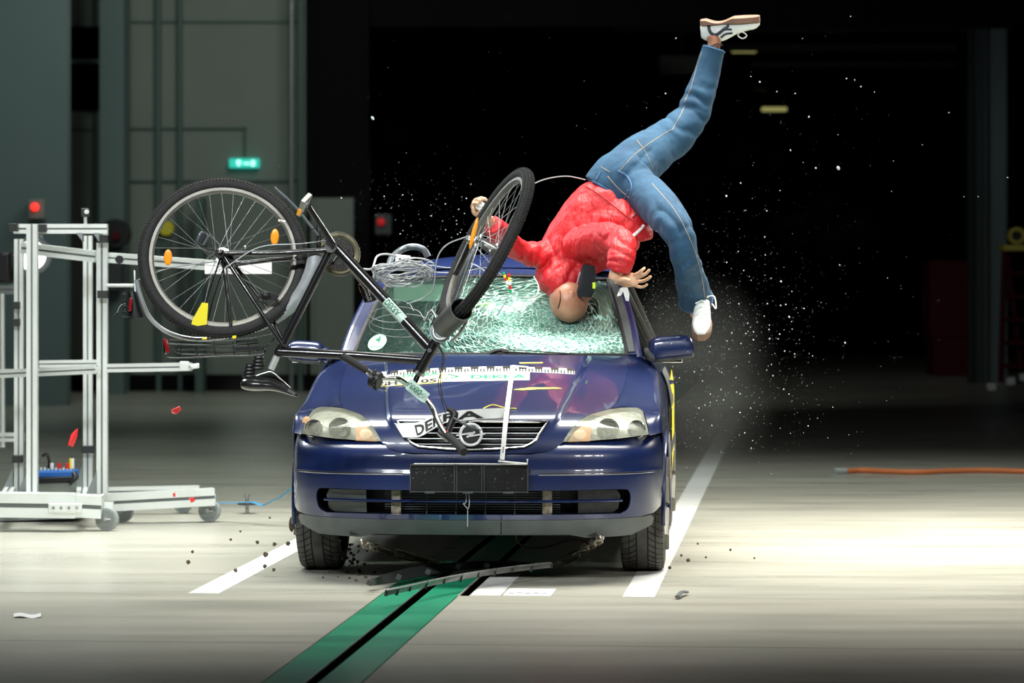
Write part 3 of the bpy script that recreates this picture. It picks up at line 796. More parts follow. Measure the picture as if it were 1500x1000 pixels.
for s in (-1, 1):
    bm = B(); box(bm, (s*.335, .09, (zt+zb)/2), (.045, .06, zt-zb)); obj('radiator_mount', bm, 'chain', car, local=True, bevel=.004)
    bm = B()
    q = [(s*.47, zt-.004), (s*.64, zt-.004), (s*.655, zt-.03), (s*.645, zb+.02), (s*.62, zb+.004), (s*.47, zb+.004)]
    panel(bm, q if s > 0 else q[::-1], [], .03, lambda u, z: (u, FB(u, z)+.035, z)); obj('fog_light_cover', bm, 'plastic_grey' if s < 0 else 'plastic_dark', car, local=True, solid=.004)
# hanging cable ties in the intake
bm = B(); smooth_tube(bm, [(-.02, .02, zt), (-.02, 0, zm), (-.03, -.005, zb+.05), (-.01, -.005, zb+.03), (-.005, 0, zm), (-.01, .02, zt)], .0022, 6)
tube(bm, [(-.012, .0, zb+.03), (-.012, -.012, zb-.05)], .0022, 6); obj('cable_tie', bm, 'cable_grey', car, local=True)
# grey lip under the bumper
lp = sym([(0, .281), (.4, .281), (.74, .286), (.79, .290), (.80, .272), (.79, .245), (.70, .205), (.60, .200), (.50, .198), (.43, .214), (0, .214)])
bm = B(); panel(bm, lp, [], .02, lambda u, z: (u, FB(u, z)+.0+(.28-z)*.25, z)); obj('front_lip', bm, 'plastic_grey', car, local=True, solid=.006, label='bare grey plastic lip')
bm = B(); tube(bm, [(.135, -.002, .278), (.135, .006, .214)], .003, 6); obj('lip_seam', bm, 'seal_black', car, local=True)
bm = B(); box(bm, (0, .55, .22), (1.1, .8, .03)); obj('undertray', bm, 'plastic_black', car, local=True)
# number plate carrier
pcz0, pcz1 = ubz(690, 721.5)[1], ubz(690, 679)[1]; pu0, pu1 = ubz(598, 700)[0]+.01, ubz(775, 700)[0]
pl = B(); box(pl, ((pu0+pu1)/2, -.022, (pcz0+pcz1)/2), (pu1-pu0, .014, pcz1-pcz0)); plate = obj('number_plate_carrier', pl, 'plastic_black', car, local=True, bevel=.004, label='empty black number plate carrier')
rb = B(); W_ = pu1-pu0
for a in (0, .37, .39, .60, .62, .985): box(rb, (pu0+W_*a+.004, -.032, (pcz0+pcz1)/2), (.006, .008, pcz1-pcz0))
for z in (pcz0+.006, pcz1-.004): box(rb, ((pu0+pu1)/2, -.032, z), (W_, .008, .006))
random.seed(5)
for k in range(46):
    box(rb, (pu0+.015+random.random()*(W_-.03), -.030, pcz0+.02+random.random()*(pcz1-pcz0-.035)), (random.choice((.006, .01, .004)), .003, random.choice((.004, .008))))
for a in (.15, .24, .71, .82): tube(rb, [(pu0+W_*a, -.031, pcz1-.02), (pu0+W_*a, -.031, pcz1-.035)], .002, 6)
obj('plate_ribs', rb, 'plastic_dark', plate, local=True)
rb = B()
for a in (.03, .30, .72, .945): ball(rb, (pu0+W_*a, -.033, pcz0+.065+.0*a), .0045, 8, 6)
for a in (.17, .49, .83): box(rb, (pu0+W_*a, -.036, pcz0+.004), (.045, .006, .010))
obj('plate_clip', rb, 'gunmetal', plate, local=True)
wt = B(); tube(wt, [(pu0+.02, -.034, pcz1+.002), (0, -.036, pcz1+.003), (pu1-.01, -.034, pcz1+.001)], .0022, 6); obj('plate_top_edge', wt, 'white', plate, local=True)

# ---- headlamps
for s in (1, -1):
    q = [(s*a, b) for a, b in hl]
    if s < 0: q = q[::-1]
    bm = B(); panel(bm, q, [], .02, lambda u, z: (u, F(u, z)+.07, z)); h = obj('headlight_reflector', bm, 'headlight' if 'headlight' in M else 'chrome', car, local=True, smooth=True)
    bm = B(); panel(bm, q, [], .018, lambda u, z: (u, F(u, z)-.001-.006*ss(0, .03, min(.03, z-.6)), z)); obj('headlight_lens', bm, 'headlight_lens' if 'headlight_lens' in M else 'lens_glass', car, local=True, label='clear headlight lens with an amber indicator')
    bm = B(); dd = densify(q, .02); a_ = [bm.verts.new((u, F(u, z)+.001, z)) for u, z in dd]; b_ = [bm.verts.new((u, F(u, z)+.07, z)) for u, z in dd]; bridge(bm, a_, b_); obj('headlight_rim', bm, 'chrome_dull', car, local=True)
    zc = .675
    # bowls
    for uc, r, m in ((.60, .050, 'chrome'), (.725, .040, 'chrome')):
        bm = B()
        def bowl(a, b, uc=uc, r=r): rr = r*b; y = F(uc, zc)+.068-.045*(b**2)*1.0; return (s*uc+rr*math.cos(2*PI*a), y, zc+rr*math.sin(2*PI*a))
        grid(bm, bowl, 28, 6, True); obj('headlight_bowl', bm, m, car, local=True, solid=.002)
        bm = B(); ball(bm, (s*uc, F(uc, zc)+.04, zc), .018, 12, 8); obj('headlight_bulb', bm, 'lens_glass', car, local=True)
    # amber indicator insert at the inner end
    ai = [p for p in hl if p[0] < .545]; az = max(p[1] for p in ai)-.008
    q2 = [(s*.425, .622), (s*.52, .622), (s*.53, az-.02), (s*.505, az-.03), (s*.45, .665)]
    if s < 0: q2 = q2[::-1]
    bm = B(); panel(bm, q2, [], .02, lambda u, z: (u, F(u, z)+.022, z)); obj('indicator', bm, 'amber' if 'amber' in M else 'orange_reflector', car, local=True, solid=.004, label='amber turn indicator insert')
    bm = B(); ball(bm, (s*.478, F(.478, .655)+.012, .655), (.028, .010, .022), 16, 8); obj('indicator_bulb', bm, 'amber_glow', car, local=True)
    if s < 0:
        bm = B(); ball(bm, (s*.765, F(.765, .69)+.03, .69), (.022, .01, .036), 14, 8); obj('side_marker', bm, 'amber', car, local=True, label='faded amber side marker behind the lens')

# ---- fender (front wing) right half then mirrored
def flank(v, z):
    """half width of the body side"""
    wv = interp([(.45, .838), (.8, .853), (1.5, .856), (2.6, .856), (3.3, .85), (3.8, .82), (4.06, .74)], v)
    dz = interp([(.18, -.05), (.28, -.018), (.45, 0), (.70, 0), (.80, -.012), (.88, -.035), (.96, -.085)], z)
    return wv+dz
def arch_z(v, vc): 
    d = .335**2-(v-vc)**2
    return .305+math.sqrt(d) if d > 0 else 0
for s in (1, -1):
    rows = []
    def SP(u, v, z): return (s*u, v, z)
    sh3 = [(u, F(u, z), z) for u, z in shut]; sh3.append((.668, sh3[-1][1]+.10, sh3[-1][2]+.012))
    A_ = [SP(*sh3[0])]+[SP(*p) for p in sh3[1:]]
    n_a = len(A_)
    hi = hl[-3] if False else max(hl, key=lambda p: p[0])
    top_hl = [p for p in hl if p[1] > .735 and p[0] > shut[0][0]]
    fr1 = tuple(hit(917, 596, F)); fr2 = tuple(hit(939.5, 600, F)); fr3 = tuple(hit(947, 616, F)); fr4 = tuple(hit(951.5, 637, F))
    vs_ = [p[1] for p in A_]
    def row(start, fu, fz):
        out = [SP(*start)]
        for i in range(1, n_a):
            v = vs_[i]+(start[1]-vs_[0])*(1-i/(n_a-1)); out.append(SP(fu(v, A_[i]), v, fz(v, A_[i])))
        return out
    R1 = row(fr1, lambda v, p: abs(p[0])+.055, lambda v, p: p[2]-.012)
    R2 = row(fr2, lambda v, p: .80 if v < .8 else .802, lambda v, p: min(p[2]-.035, .905))
    R3 = row(fr3, lambda v, p: flank(v, .80)+.0, lambda v, p: .73+max(0, (v-.6))*.10)
    R4 = row(fr4, lambda v, p: flank(v, .66), lambda v, p: max(.655, arch_z(v, .8)+.012))
    bm = B(); loft(bm, [A_, R1, R2, R3, R4], 5, 6); obj('front_wing', bm, 'paint_blue', car, local=True, solid=.004)
    # lower rear part of the wing behind the wheel and the arch lip
    bm = B(); pts = [SP(flank(.8+.335*math.cos(t), .5)+.003, .8+.335*math.cos(t), .305+.335*math.sin(t)) for t in [PI*i/30*1.12-.15 for i in range(31)]]
    tube(bm, pts, .010, 8); obj('wheel_arch_lip', bm, 'paint_blue', car, local=True)
    bm = B()
    def low(a, b):
        v = 1.06+.20*a; z0 = max(.2, 0); zt_ = .67; z = z0+(zt_-z0)*b
        vv = max(v, .8+math.sqrt(max(0, .335**2-(z-.305)**2))) if a < .99 else v
        return SP(flank(vv, z), vv, z)
    grid(bm, low, 6, 12); obj('wing_rear', bm, 'paint_blue', car, local=True, solid=.004)
    bm = B()
    def arcband(a, b):
        t = PI*(.05+.9*a); v = .8+.335*math.cos(t); z = .305+.335*math.sin(t); z2 = .67
        return SP(flank(v, z+(z2-z)*b), v, z+(z2-z)*b)
    grid(bm, arcband, 24, 3); obj('wing_arch', bm, 'paint_blue', car, local=True, solid=.004)
    # inner arch, dark
    bm = B(); grid(bm, lambda a, b: SP(.56+.27*b, .8+.345*math.cos(PI*a), .305+.345*math.sin(PI*a)), 20, 2); obj('wheel_arch_liner', bm, 'plastic_black', car, local=True)
    # doors and rear quarter
    for nm, v0, v1 in (('front_door', 1.265, 2.30), ('rear_door', 2.31, 3.05)):
        bm = B(); grid(bm, lambda a, b: SP(flank(v0+(v1-v0)*a, .25+.71*b), v0+(v1-v0)*a, .25+.71*b), 10, 14); dr = obj(nm, bm, 'paint_blue', car, local=True, solid=.006)
        bm = B(); c = ((v0+v1)/2+.32, .83)
        hnd = [SP(flank(c[0], c[1])+.012+.012*math.sin(PI*t/6), c[0]-.08+.16*t/6, c[1]) for t in range(7)]
        tube(bm, hnd, .011, 8); obj('door_handle', bm, 'paint_blue', dr, local=True)
        bm = B(); grid(bm, lambda a, b: SP(flank(v0+(v1-v0)*a, .50+.05*b)+.008, v0+(v1-v0)*a, .50+.05*b), 8, 2); obj('rub_strip', bm, 'plastic_dark', dr, local=True, solid=.006)
    bm = B()
    def rq(a, b):
        v = 3.06+1.0*a; zl = max(.25, arch_z(v, 3.41)); z = zl+(.96-zl)*b
        return SP(flank(v, z), v, z)
    grid(bm, rq, 30, 12); obj('rear_quarter', bm, 'paint_blue', car, local=True, solid=.004)
    bm = B(); grid(bm, lambda a, b: SP(.56+.27*b, 3.41+.345*math.cos(PI*a), .305+.345*math.sin(PI*a)), 20, 2); obj('wheel_arch_liner', bm, 'plastic_black', car, local=True)
    bm = B(); grid(bm, lambda a, b: SP(flank(1.2, .22)-.02+.015*b, 1.15+1.95*a, .18+.08*b), 10, 2); obj('sill', bm, 'plastic_dark', car, local=True, solid=.01)
# ---- greenhouse
WB, WT = .655, .535                        # half widths of the windscreen at base and top
def ws(a, t):
    """windscreen surface, a -1..1, t 0..1"""
    h = WB+(WT-WB)*t; u = a*h
    v = 1.17+.16*a*a*(1-.35*t)+(.70+.05*(1-a*a))*t
    z = .985-.008*a*a+.375*t+.028*math.sin(PI*t)-.012*a*a*t
    return Vector((u, v, z))
def ws_dent(a, t):
    p = ws(a, t); c = ws(.30, .42); d = (p-c).length
    k = .055*math.exp(-(d/.28)**2)+.004*noise.noise(p*14)*math.exp(-(d/.5)**2)
    c2 = ws(.62, .5); d2 = (p-c2).length; k += .03*math.exp(-(d2/.18)**2)
    return p+Vector((0, k*.6, -k))
bm = B(); grid(bm, lambda a, b: ws_dent(-1+2*a, b), 120, 70)
wsc = obj('windscreen', bm, 'broken_glass', car, local=True, label='green-white shattered windscreen glass, dented at the right')
# black seal round the screen
bm = B(); pts = [ws(-1+2*i/20, 0)+Vector((0, -.008, .002)) for i in range(21)]+[ws(1, i/14)+Vector((.006, 0, .004)) for i in range(1, 15)]+[ws(1-2*i/20, 1) for i in range(1, 21)]+[ws(-1, 1-i/14)+Vector((-.006, 0, .004)) for i in range(1, 14)]
tube(bm, pts, .011, 8, closed=True); obj('windscreen_seal', bm, 'seal_black', car, local=True)
# scuttle panel and wipers
bm = B()
def scut(a, b):
    u = (-1+2*a)*.655; f = Vector((u, F(u, .985-.018*(2*a-1)**2*1.0), .985-.018*(2*a-1)**2-.012)); w_ = ws(-1+2*a, 0)+Vector((0, .01, -.012)); return f.lerp(w_, b)
grid(bm, scut, 30, 3); obj('scuttle', bm, 'plastic_black', car, local=True, solid=.004)
bm = B(); a = cl(712, 518.5, 1.19); 
smooth_tube(bm, [cl(712, 521, 1.14), cl(722, 515.5, 1.14), cl(733, 513, 1.14), cl(745, 515, 1.14)], .010, 8)
tube(bm, [cl(735, 515, 1.13), cl(790, 518, 1.15), cl(860, 521, 1.22)], .005, 6)
tube(bm, [cl(745, 512, 1.15), cl(790, 514.5, 1.16), cl(840, 518, 1.19)], .003, 6); obj('wiper', bm, 'plastic_black', car, local=True)
bm = B(); smooth_tube(bm, [cl(520, 516, 1.2), cl(580, 519.5, 1.16), cl(690, 522, 1.13)], .005, 6); obj('wiper', bm, 'plastic_black', car, local=True)
# A pillars with roof rails, side glass, roof
def rail(s, k):
    """roof rail line, k 0..1 from wing to hatch"""
    pts = [(.715, 1.30, .965), (.690, 1.47, 1.09), (.652, 1.68, 1.215), (.606, 1.92, 1.335), (.592, 2.25, 1.392), (.588, 2.7, 1.402), (.575, 3.2, 1.36), (.555, 3.6, 1.29)]
    c = crom(pts, 8); i = k*(len(c)-1); j = int(min(i, len(c)-2)); f = i-j
    p = Vector(c[j]).lerp(Vector(c[j+1]), f); p.x *= s; return p
for s in (1, -1):
    bm = B()
    inner = [ws(s, t)+Vector((s*.010, .0, .006)) for t in [i/10 for i in range(11)]]
    def pil(a, b):
        i = a*10; j = int(min(i, 9)); p = inner[j].lerp(inner[j+1], i-j)
        q = rail(s, a*3/7); m_ = (p+q)/2+Vector((s*.010, -.012, .012))
        return p.lerp(m_, 2*b) if b < .5 else m_.lerp(q, 2*b-1)
    grid(bm, pil, 24, 6); obj('pillar', bm, 'paint_blue', car, local=True, solid=.006)
    if s > 0:
        bm = B(); grid(bm, lambda a, b: pil(a*.97+.02, .02+.42*b)+Vector((0, -.006, .006)), 20, 3); obj('pillar_trim', bm, 'plastic_grey', car, local=True, solid=.003, label='bared grey strip along the windscreen pillar')
    bm = B(); tube(bm, [rail(s, i/40) for i in range(41)], .016, 8); obj('roof_rail', bm, 'paint_blue', car, local=True)
    # belt and side window
    bm = B()
    def belt(a): v = 1.30+2.4*a; return Vector((s*(flank(v, .955)+.0), v, .958+.02*a))
    def sg(a, b):
        q = rail(s, .0+1.0*a); p = belt(a); p.y = max(p.y, min(p.y, q.y+.3)); return p.lerp(q, b)
    grid(bm, sg, 24, 6); obj('side_window', bm, 'side_glass', car, local=True)
    bm = B(); tube(bm, [belt(i/16) for i in range(17)], .010, 8); obj('window_trim', bm, 'seal_black', car, local=True)
    for k, a in ((0, .42), (1, .72)):
        bm = B(); tube(bm, [sg(a, t)+Vector((s*.002, 0, 0)) for t in (0, .33, .66, 1)], .02, 8); obj('door_pillar', bm, 'seal_black', car, local=True)
bm = B()
def roof(a, b):
    x = -1+2*a
    if b < .18:
        t = b/.18; p = ws(x, 1)+Vector((0, -.005, .008)); q = rail(1 if x > 0 else -1, .5); q = Vector((x*abs(q.x), 2.25-.05*abs(x), 1.398+.074*(1-x*x)))
        r = p.lerp(q, t); r.z += .012*math.sin(PI*t)*(1-abs(x)**4); return r
    t = (b-.18)/.82; v = 2.25+1.35*t; k = .5714+(1-.5714)*t; q = rail(1, k)
    return Vector((x*abs(q.x), v, q.z+.076*(1-x*x)*(1-.4*t)))
grid(bm, roof, 24, 40); obj('roof', bm, 'paint_blue', car, local=True, solid=.006)
bm = B(); grid(bm, lambda a, b: Vector(((-1+2*a)*(.555+.12*b), 3.6+.40*b, 1.33*(1-b)+.95*b-.0)), 10, 8); obj('rear_window', bm, 'side_glass', car, local=True)
bm = B(); grid(bm, lambda a, b: Vector(((-1+2*a)*(.68+.06*b), 4.0+.07*math.sin(PI*b), .96-.62*b)), 10, 8); obj('tailgate', bm, 'paint_blue', car, local=True, solid=.006)
# cabin: dashboard, seats, steering wheel, rear bench, floor
bm = B(); box(bm, (0, 1.52, .86), (1.25, .42, .16)); box(bm, (0, 1.4, .60), (1.2, .2, .4)); obj('dashboard', bm, 'plastic_dark', car, local=True, bevel=.04)
bm = B(); box(bm, (0, 2.4, .28), (1.4, 2.4, .05)); obj('cabin_floor', bm, 'plastic_black', car, local=True)
for s in (1, -1):
    bm = B(); box(bm, (s*.36, 2.26, .78), (.50, .13, .62)); st = obj('car_seat', bm, 'seat_fabric', car, local=True, bevel=.05)
    bm = B(); box(bm, (s*.36, 2.0, .48), (.50, .5, .14)); obj('seat_cushion', bm, 'seat_fabric', st, local=True, bevel=.05)
    bm = B(); box(bm, (s*.36, 2.28, 1.18), (.25, .09, .16)); obj('head_restraint', bm, 'seat_fabric', st, local=True, bevel=.04)
    bm = B(); tube(bm, [(s*.60, 2.36, .5), (s*.585, 2.34, 1.32)], .035, 10); obj('door_post', bm, 'cream_trim', car, local=True)
bm = B(); torus(bm, Vector((.36, 1.75, .93)), Vector((1, 0, 0)), Vector((0, .35, .94)), .175, .014, 36, 8); tube(bm, [(.2, 1.75, .93), (.52, 1.75, .93)], .015, 8); obj('steering_wheel', bm, 'plastic_dark', car, local=True)
bm = B(); box(bm, (0, 3.15, .74), (1.2, .14, .6)); obj('rear_bench', bm, 'seat_fabric', car, local=True, bevel=.04)
bm = B(); box(bm, (-.30, 1.99, 1.285), (.46, .012, .10)); obj('visor_bright_panel', bm, 'cream_trim', car, local=True, bevel=.004)  # pale panel sized to imitate the bright reflection in the upper left glass
bm = B(); grid(bm, lambda a, b: Vector(((-1+2*a)*.56, 1.98+1.5*b, 1.385+.02*(1-(2*a-1)**2))), 8, 6); obj('headliner', bm, 'cream_trim', car, local=True)
# hi-vis strips inside the cabin
bm = B()
for q in ([(688, 439), (725, 441), (724, 450), (684, 447)], [(672, 418), (680, 420), (668, 438), (661, 436)]):
    vs = [bm.verts.new(cl(x, y, 2.0)) for x, y in q]; bm.faces.new(vs)
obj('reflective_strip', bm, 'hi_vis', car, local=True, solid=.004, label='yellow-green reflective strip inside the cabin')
# emissions sticker
bm = B()
sc_ = (-.86, .13)
vs = [bm.verts.new(ws(sc_[0]+.07*math.cos(t), sc_[1]+.085*math.sin(t))+Vector((0, -.004, .004))) for t in [2*PI*i/28 for i in range(28)]]; bm.faces.new(vs); stk = obj('emissions_sticker', bm, 'sticker_green', car, local=True, smooth=False, label='round green windscreen sticker')
bm = letters('4', lambda a, b: ws(sc_[0]-.02+.04*a, sc_[1]+.0+.06*b)+Vector((0, -.006, .006)), .02); obj('sticker_number', bm, 'ink_green_dark', stk, local=True)
bm = B(); vs = [bm.verts.new(ws(sc_[0]-.045+.09*a, sc_[1]-.045+.03*b)+Vector((0, -.006, .006))) for a, b in ((0, 0), (1, 0), (1, 1), (0, 1))]; bm.faces.new(vs); obj('sticker_field', bm, 'white', stk, local=True, smooth=False)
# ---- mirrors
def mirror_px(pts, v):
    return [cl(x, y, v) for x, y in pts]
for s in (1, -1):
    if s > 0: top = crom([(950, 503), (957, 494), (975, 491.5), (1008, 491), (1016, 500), (1017, 516)], 4); bot = crom([(950, 528), (960, 529.5), (985, 527), (1005, 524), (1014, 522), (1017, 519)], 4)
    else: top = crom([(474, 507), (470, 501), (455, 499), (432, 498.5), (424, 503), (422, 515)], 4); bot = crom([(474, 530), (465, 532), (450, 531), (435, 529), (426, 526), (422, 520)], 4)
    bm = B(); v0 = 1.52; n = len(top)
    rings = []
    for i in range(n):
        a, b = cl(*top[i], v0), cl(*bot[i], v0); c = (a+b)/2; h = (a.z-b.z)/2; e_ = math.sin(PI*min(1, .12+.88*i/(n-1))) if i else .3
        dep = .055*max(.25, min(1, math.sin(PI*(i+1)/(n+1))*1.6))
        rings.append(ring(bm, c, Vector((0, 1, 0)), Vector((0, 0, 1)), dep, h, 18, 0, .7))
    for i in range(n-1): bridge(bm, rings[i], rings[i+1])
    bm.faces.new(rings[0]); bm.faces.new(rings[-1][::-1]); mr_ = obj('wing_mirror', bm, 'paint_blue', car, local=True)
    bm = B(); pts = [cl(x, y-1.5, v0-.035) for x, y in bot[2:-3]]; tube(bm, pts, [(.018, .010)]*len(pts), 10); obj('mirror_base', bm, 'plastic_dark', mr_, local=True)
    foot = cl(948 if s > 0 else 477, 520, v0); j = Vector((s*(flank(1.45, .95)-.03), 1.42, .965)); bm = B()
    tube(bm, [foot+Vector((0, 0, .005)), foot.lerp(j, .5)+Vector((0, 0, -.01)), j], [(.03, .035), (.032, .032), (.04, .035)], 12); obj('mirror_arm', bm, 'plastic_dark' if s > 0 else 'paint_blue', mr_, local=True)
    bm = B(); box(bm, (foot+Vector((s*.10, .052, .0))), (.14, .006, .075)); obj('mirror_glass', bm, 'chrome', mr_, local=True, bevel=.01)
# yellow decal on the flank
bm = B(); grid(bm, lambda a, b: (flank(1.9+1.0*a, .36+.45*b)+.008, 1.9+1.0*a, .36+.45*b+.06*a), 8, 8); obj('flank_decal', bm, 'yellow', car, local=True, solid=.001)
bm = B(); grid(bm, lambda a, b: (flank(1.5+1.0*a, .70+.2*b)+.009, 1.5+1.0*a, .72+.18*b), 8, 5); obj('flank_decal', bm, 'steel', car, local=True, solid=.001, label='silver decal')
# ---- wheels
def make_wheel(v, s, tread=True):
    c = Vector((s*.745, v, .305)); ex = Vector((1, 0, 0)); R = .305; W = .0975
    prof = [(-W, R-.075), (-W-.004, R-.045), (-W+.003, R-.014), (-W+.018, R-.003), (0, R), (W-.018, R-.003), (W-.003, R-.014), (W+.004, R-.045), (W, R-.075)]
    bm = B(); n = 72; rings = []
    for x, r in prof: rings.append([bm.verts.new(c+Vector((x, r*math.cos(2*PI*i/n), r*math.sin(2*PI*i/n)))) for i in range(n)])
    for i in range(len(prof)-1): bridge(bm, rings[i], rings[i+1])
    t = obj('tyre', bm, 'rubber_dusty', car, local=True)
    if tread:
        g = B()
        for x in (-.026, .026, -.06, .06): tube(g, [c+Vector((x, (R-.0008)*math.cos(2*PI*i/60), (R-.0008)*math.sin(2*PI*i/60))) for i in range(60)], .0035 if abs(x) < .05 else .0022, 5, closed=True)
        for k in range(54):
            a0 = 2*PI*k/54
            for sg_ in (-1, 1):
                pts = []
                for q in range(5):
                    x = sg_*(.028+.066*q/4); a = a0+sg_*0+.13*(q/4)**.8; rr = R-.001-(.003 if q == 3 else .012 if q == 4 else 0)
                    pts.append(c+Vector((x, rr*math.cos(a), rr*math.sin(a))))
                tube(g, pts, .0022, 4)
        obj('tread_grooves', g, 'groove', t, local=True)
    bm = B()
    grid(bm, lambda a, b: c+Vector((s*(.03+.05*b), (.02+.21*b)*math.cos(2*PI*a), (.02+.21*b)*math.sin(2*PI*a))), 36, 6, True); obj('wheel_rim', bm, 'rim_grey', car, local=True, solid=.004)
    for k in range(5):
        a = 2*PI*k/5; bm = B(); tube(bm, [c+Vector((s*.09, .03*math.cos(a), .03*math.sin(a))), c+Vector((s*.098, .225*math.cos(a), .225*math.sin(a)))], [(.03, .012), (.02, .01)], 8); obj('spoke', bm, 'rim_grey', t, local=True)
make_wheel(.80, 1); make_wheel(.80, -1); make_wheel(3.41, 1, False); make_wheel(3.41, -1, False)
bm = B(); tube(bm, [(-.7, 3.41, .3), (.7, 3.41, .3)], .04, 10); obj('rear_axle', bm, 'plastic_black', car, local=True)
bm = B(); tube(bm, [(-.7, .85, .28), (.7, .85, .28)], .025, 10); box(bm, (0, .95, .28), (.75, .45, .12)); obj('front_subframe', bm, 'plastic_black', car, local=True)
bm = B(); box(bm, (0, .60, .42), (1.0, .6, .36)); obj('engine_block', bm, 'seal_black', car, local=True)
# ================================================================== the bicycle, upside down in mid-air
bike = empty('bicycle', P(480, 560, 14.3), 'black upside-down city bicycle flying in front of the car', 'bicycle')
def bt(name, pts, r, m='frame_black', parent=bike, n=14, steps=1, label=None):
    bm = B(); p = [P(*q) if len(q) == 3 and not isinstance(q, Vector) else q for q in pts]
    if steps > 1: p = [Vector(q) for q in crom(p, steps)]
    tube(bm, p, r, n); return obj(name, bm, m, parent, label=label)
def bike_wheel(c, e1, e2, R, spokes, name, refl, hub_len, label):
    """wheel in the plane e1, e2"""
    nr = e1.cross(e2).normalized(); tw = .0255
    w_ = B(); torus(w_, c, e1, e2, R-tw, tw, 96, 12); 
    wh = obj(name, w_, 'rubber', bike, label=label)
    kb = B()
    for k in range(150):
        t = 2*PI*k/150; o = e1*math.cos(t)+e2*math.sin(t); tg = (-e1*math.sin(t)+e2*math.cos(t))
        for a in (-1.05, -.5, 0, .5, 1.05):
            q = c+o*(R-tw)+(o*math.cos(a)+nr*math.sin(a))*tw; d = (o*math.cos(a)+nr*math.sin(a))
            Rm = Matrix((tg, nr*math.cos(a)-o*math.sin(a), d)).transposed(); box(kb, q, (.0085, .006, .0045), Rm)
    k_ = obj('tread', kb, 'rubber', wh, smooth=False)
    r_ = B()
    prof = [(R-.050, -.011), (R-.046, -.013), (R-.060, -.013), (R-.068, -.006), (R-.068, .006), (R-.060, .013), (R-.046, .013), (R-.050, .011)]
    rings = []
    for i in range(96):
        t = 2*PI*i/96; o = e1*math.cos(t)+e2*math.sin(t); rings.append([r_.verts.new(c+o*a+nr*b) for a, b in prof])
    for i in range(96): bridge(r_, rings[i], rings[(i+1) % 96])
    obj('wheel_rim', r_, 'rim_grey', wh)
    h = B(); tube(h, [c-nr*hub_len/2, c-nr*hub_len*.42, c-nr*hub_len*.4, c+nr*hub_len*.4, c+nr*hub_len*.42, c+nr*hub_len/2], [.012, .014, .018, .018, .014, .012], 16)
    for s in (-1, 1): disc(h, c+nr*s*hub_len*.36, nr, .030, .004, 24)
    obj('hub', h, 'steel', wh)
    for k in range(spokes):
        t = 2*PI*k/spokes+.05; s = 1 if k % 2 else -1; cr = (1.15 if (k//2) % 2 else -1.15)
        o = e1*math.cos(t)+e2*math.sin(t); o2 = e1*math.cos(t+cr)+e2*math.sin(t+cr)
        sp = B(); tube(sp, [c+nr*s*hub_len*.36+o2*.028, c+o*(R-.066)], .0011, 5); obj('spoke', sp, 'spoke_steel', wh)
    for t, fwd, asp in refl:
        o = e1*math.cos(t)+e2*math.sin(t); tg = (-e1*math.sin(t)+e2*math.cos(t)); q = c+o*(R-.100)-nr*.0+(-nr if nr.y > 0 else nr)*.012
        m = Matrix((tg, nr, o)).transposed() if asp == 0 else Matrix(((e1, nr, e2) if asp == 1 else (tg, nr, o))).transposed()
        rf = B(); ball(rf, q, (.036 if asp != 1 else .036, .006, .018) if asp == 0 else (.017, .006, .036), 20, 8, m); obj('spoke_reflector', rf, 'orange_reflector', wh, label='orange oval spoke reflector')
    return wh
# rear wheel
n1 = Vector((.07, -.945, .32)).normalized(); e1 = Vector((1, 0, 0)); e1 = (e1-n1*e1.dot(n1)).normalized(); e2 = n1.cross(e1).normalized()
RC = P(326.5, 377, 14.40)
rw = bike_wheel(RC, e1, e2, .362, 36, 'rear_wheel', (), .12, 'large rear wheel with silver rim')
for px, py in ((402.5, 347), (246, 377)):
    q = P(px, py, 14.34); rf = B(); ball(rf, q, (.018, .006, .035), 20, 8, Matrix.Rotation(.05, 3, 'Y')); obj('spoke_reflector', rf, 'orange_reflector', rw, label='orange oval spoke reflector')
# front wheel turned across
f1 = Vector((.475, 0, .88)); f2 = Vector((.195, -.965, -.105)); f2 = (f2-f1*f2.dot(f1)).normalized()
FC = P(713, 358.5, 13.9)
fw = bike_wheel(FC, f1, f2, .358, 36, 'front_wheel', (), .11, 'front wheel turned almost edge-on')
nrF = f1.cross(f2).normalized()
rf = B(); q0, q1 = P(688, 365, 13.98), P(700, 318, 13.98); ball(rf, (q0+q1)/2, ((q1-q0).length/2, .008, .010), 16, 8, frame_m(q1-q0)); obj('spoke_reflector', rf, 'orange_reflector', fw, label='long orange spoke reflector')
# frame tubes
YB = 14.28
bt('down_tube', [(489, 358, YB), (628, 508, 14.14)], .0235)
bt('top_tube', [(409, 515, 14.26), (520, 520.5, 14.2), (621, 528, 14.14)], .0200)
bt('seat_tube', [(484, 366, YB), (408, 517, 14.27)], .0180, 'frame_black')
bt('seat_post', [(410, 512, 14.27), (397, 541, 14.27)], .0145, 'silver')
bm = B(); disc(bm, P(409, 516, 14.27), P(484, 366, YB)-P(408, 517, 14.27), .023, .03, 16); obj('seat_clamp', bm, 'frame_black', bike)
ht = bt('head_tube', [(646, 487, 14.12), (612, 548, 14.12)], .0235)
bm = B(); d_ = P(646, 487, 14.12)-P(612, 548, 14.12); disc(bm, P(647, 486, 14.12), d_, .028, .016, 18); disc(bm, P(613, 546, 14.12), d_, .028, .014, 18); obj('headset', bm, 'chrome_dull', ht)
bt('chain_stay', [(330, 371, 14.34), (400, 371, 14.3), (484, 366, 14.29)], .0115)
bt('chain_stay', [(342, 387, 14.47), (400, 380, 14.45), (452, 377, 14.4), (486, 364, 14.34)], .0110)
bt('seat_stay', [(326, 372, 14.34), (372, 442, 14.28), (416, 508, 14.25)], .0095)
bt('seat_stay', [(345, 390, 14.47), (392, 452, 14.38), (418, 505, 14.31)], .0085)
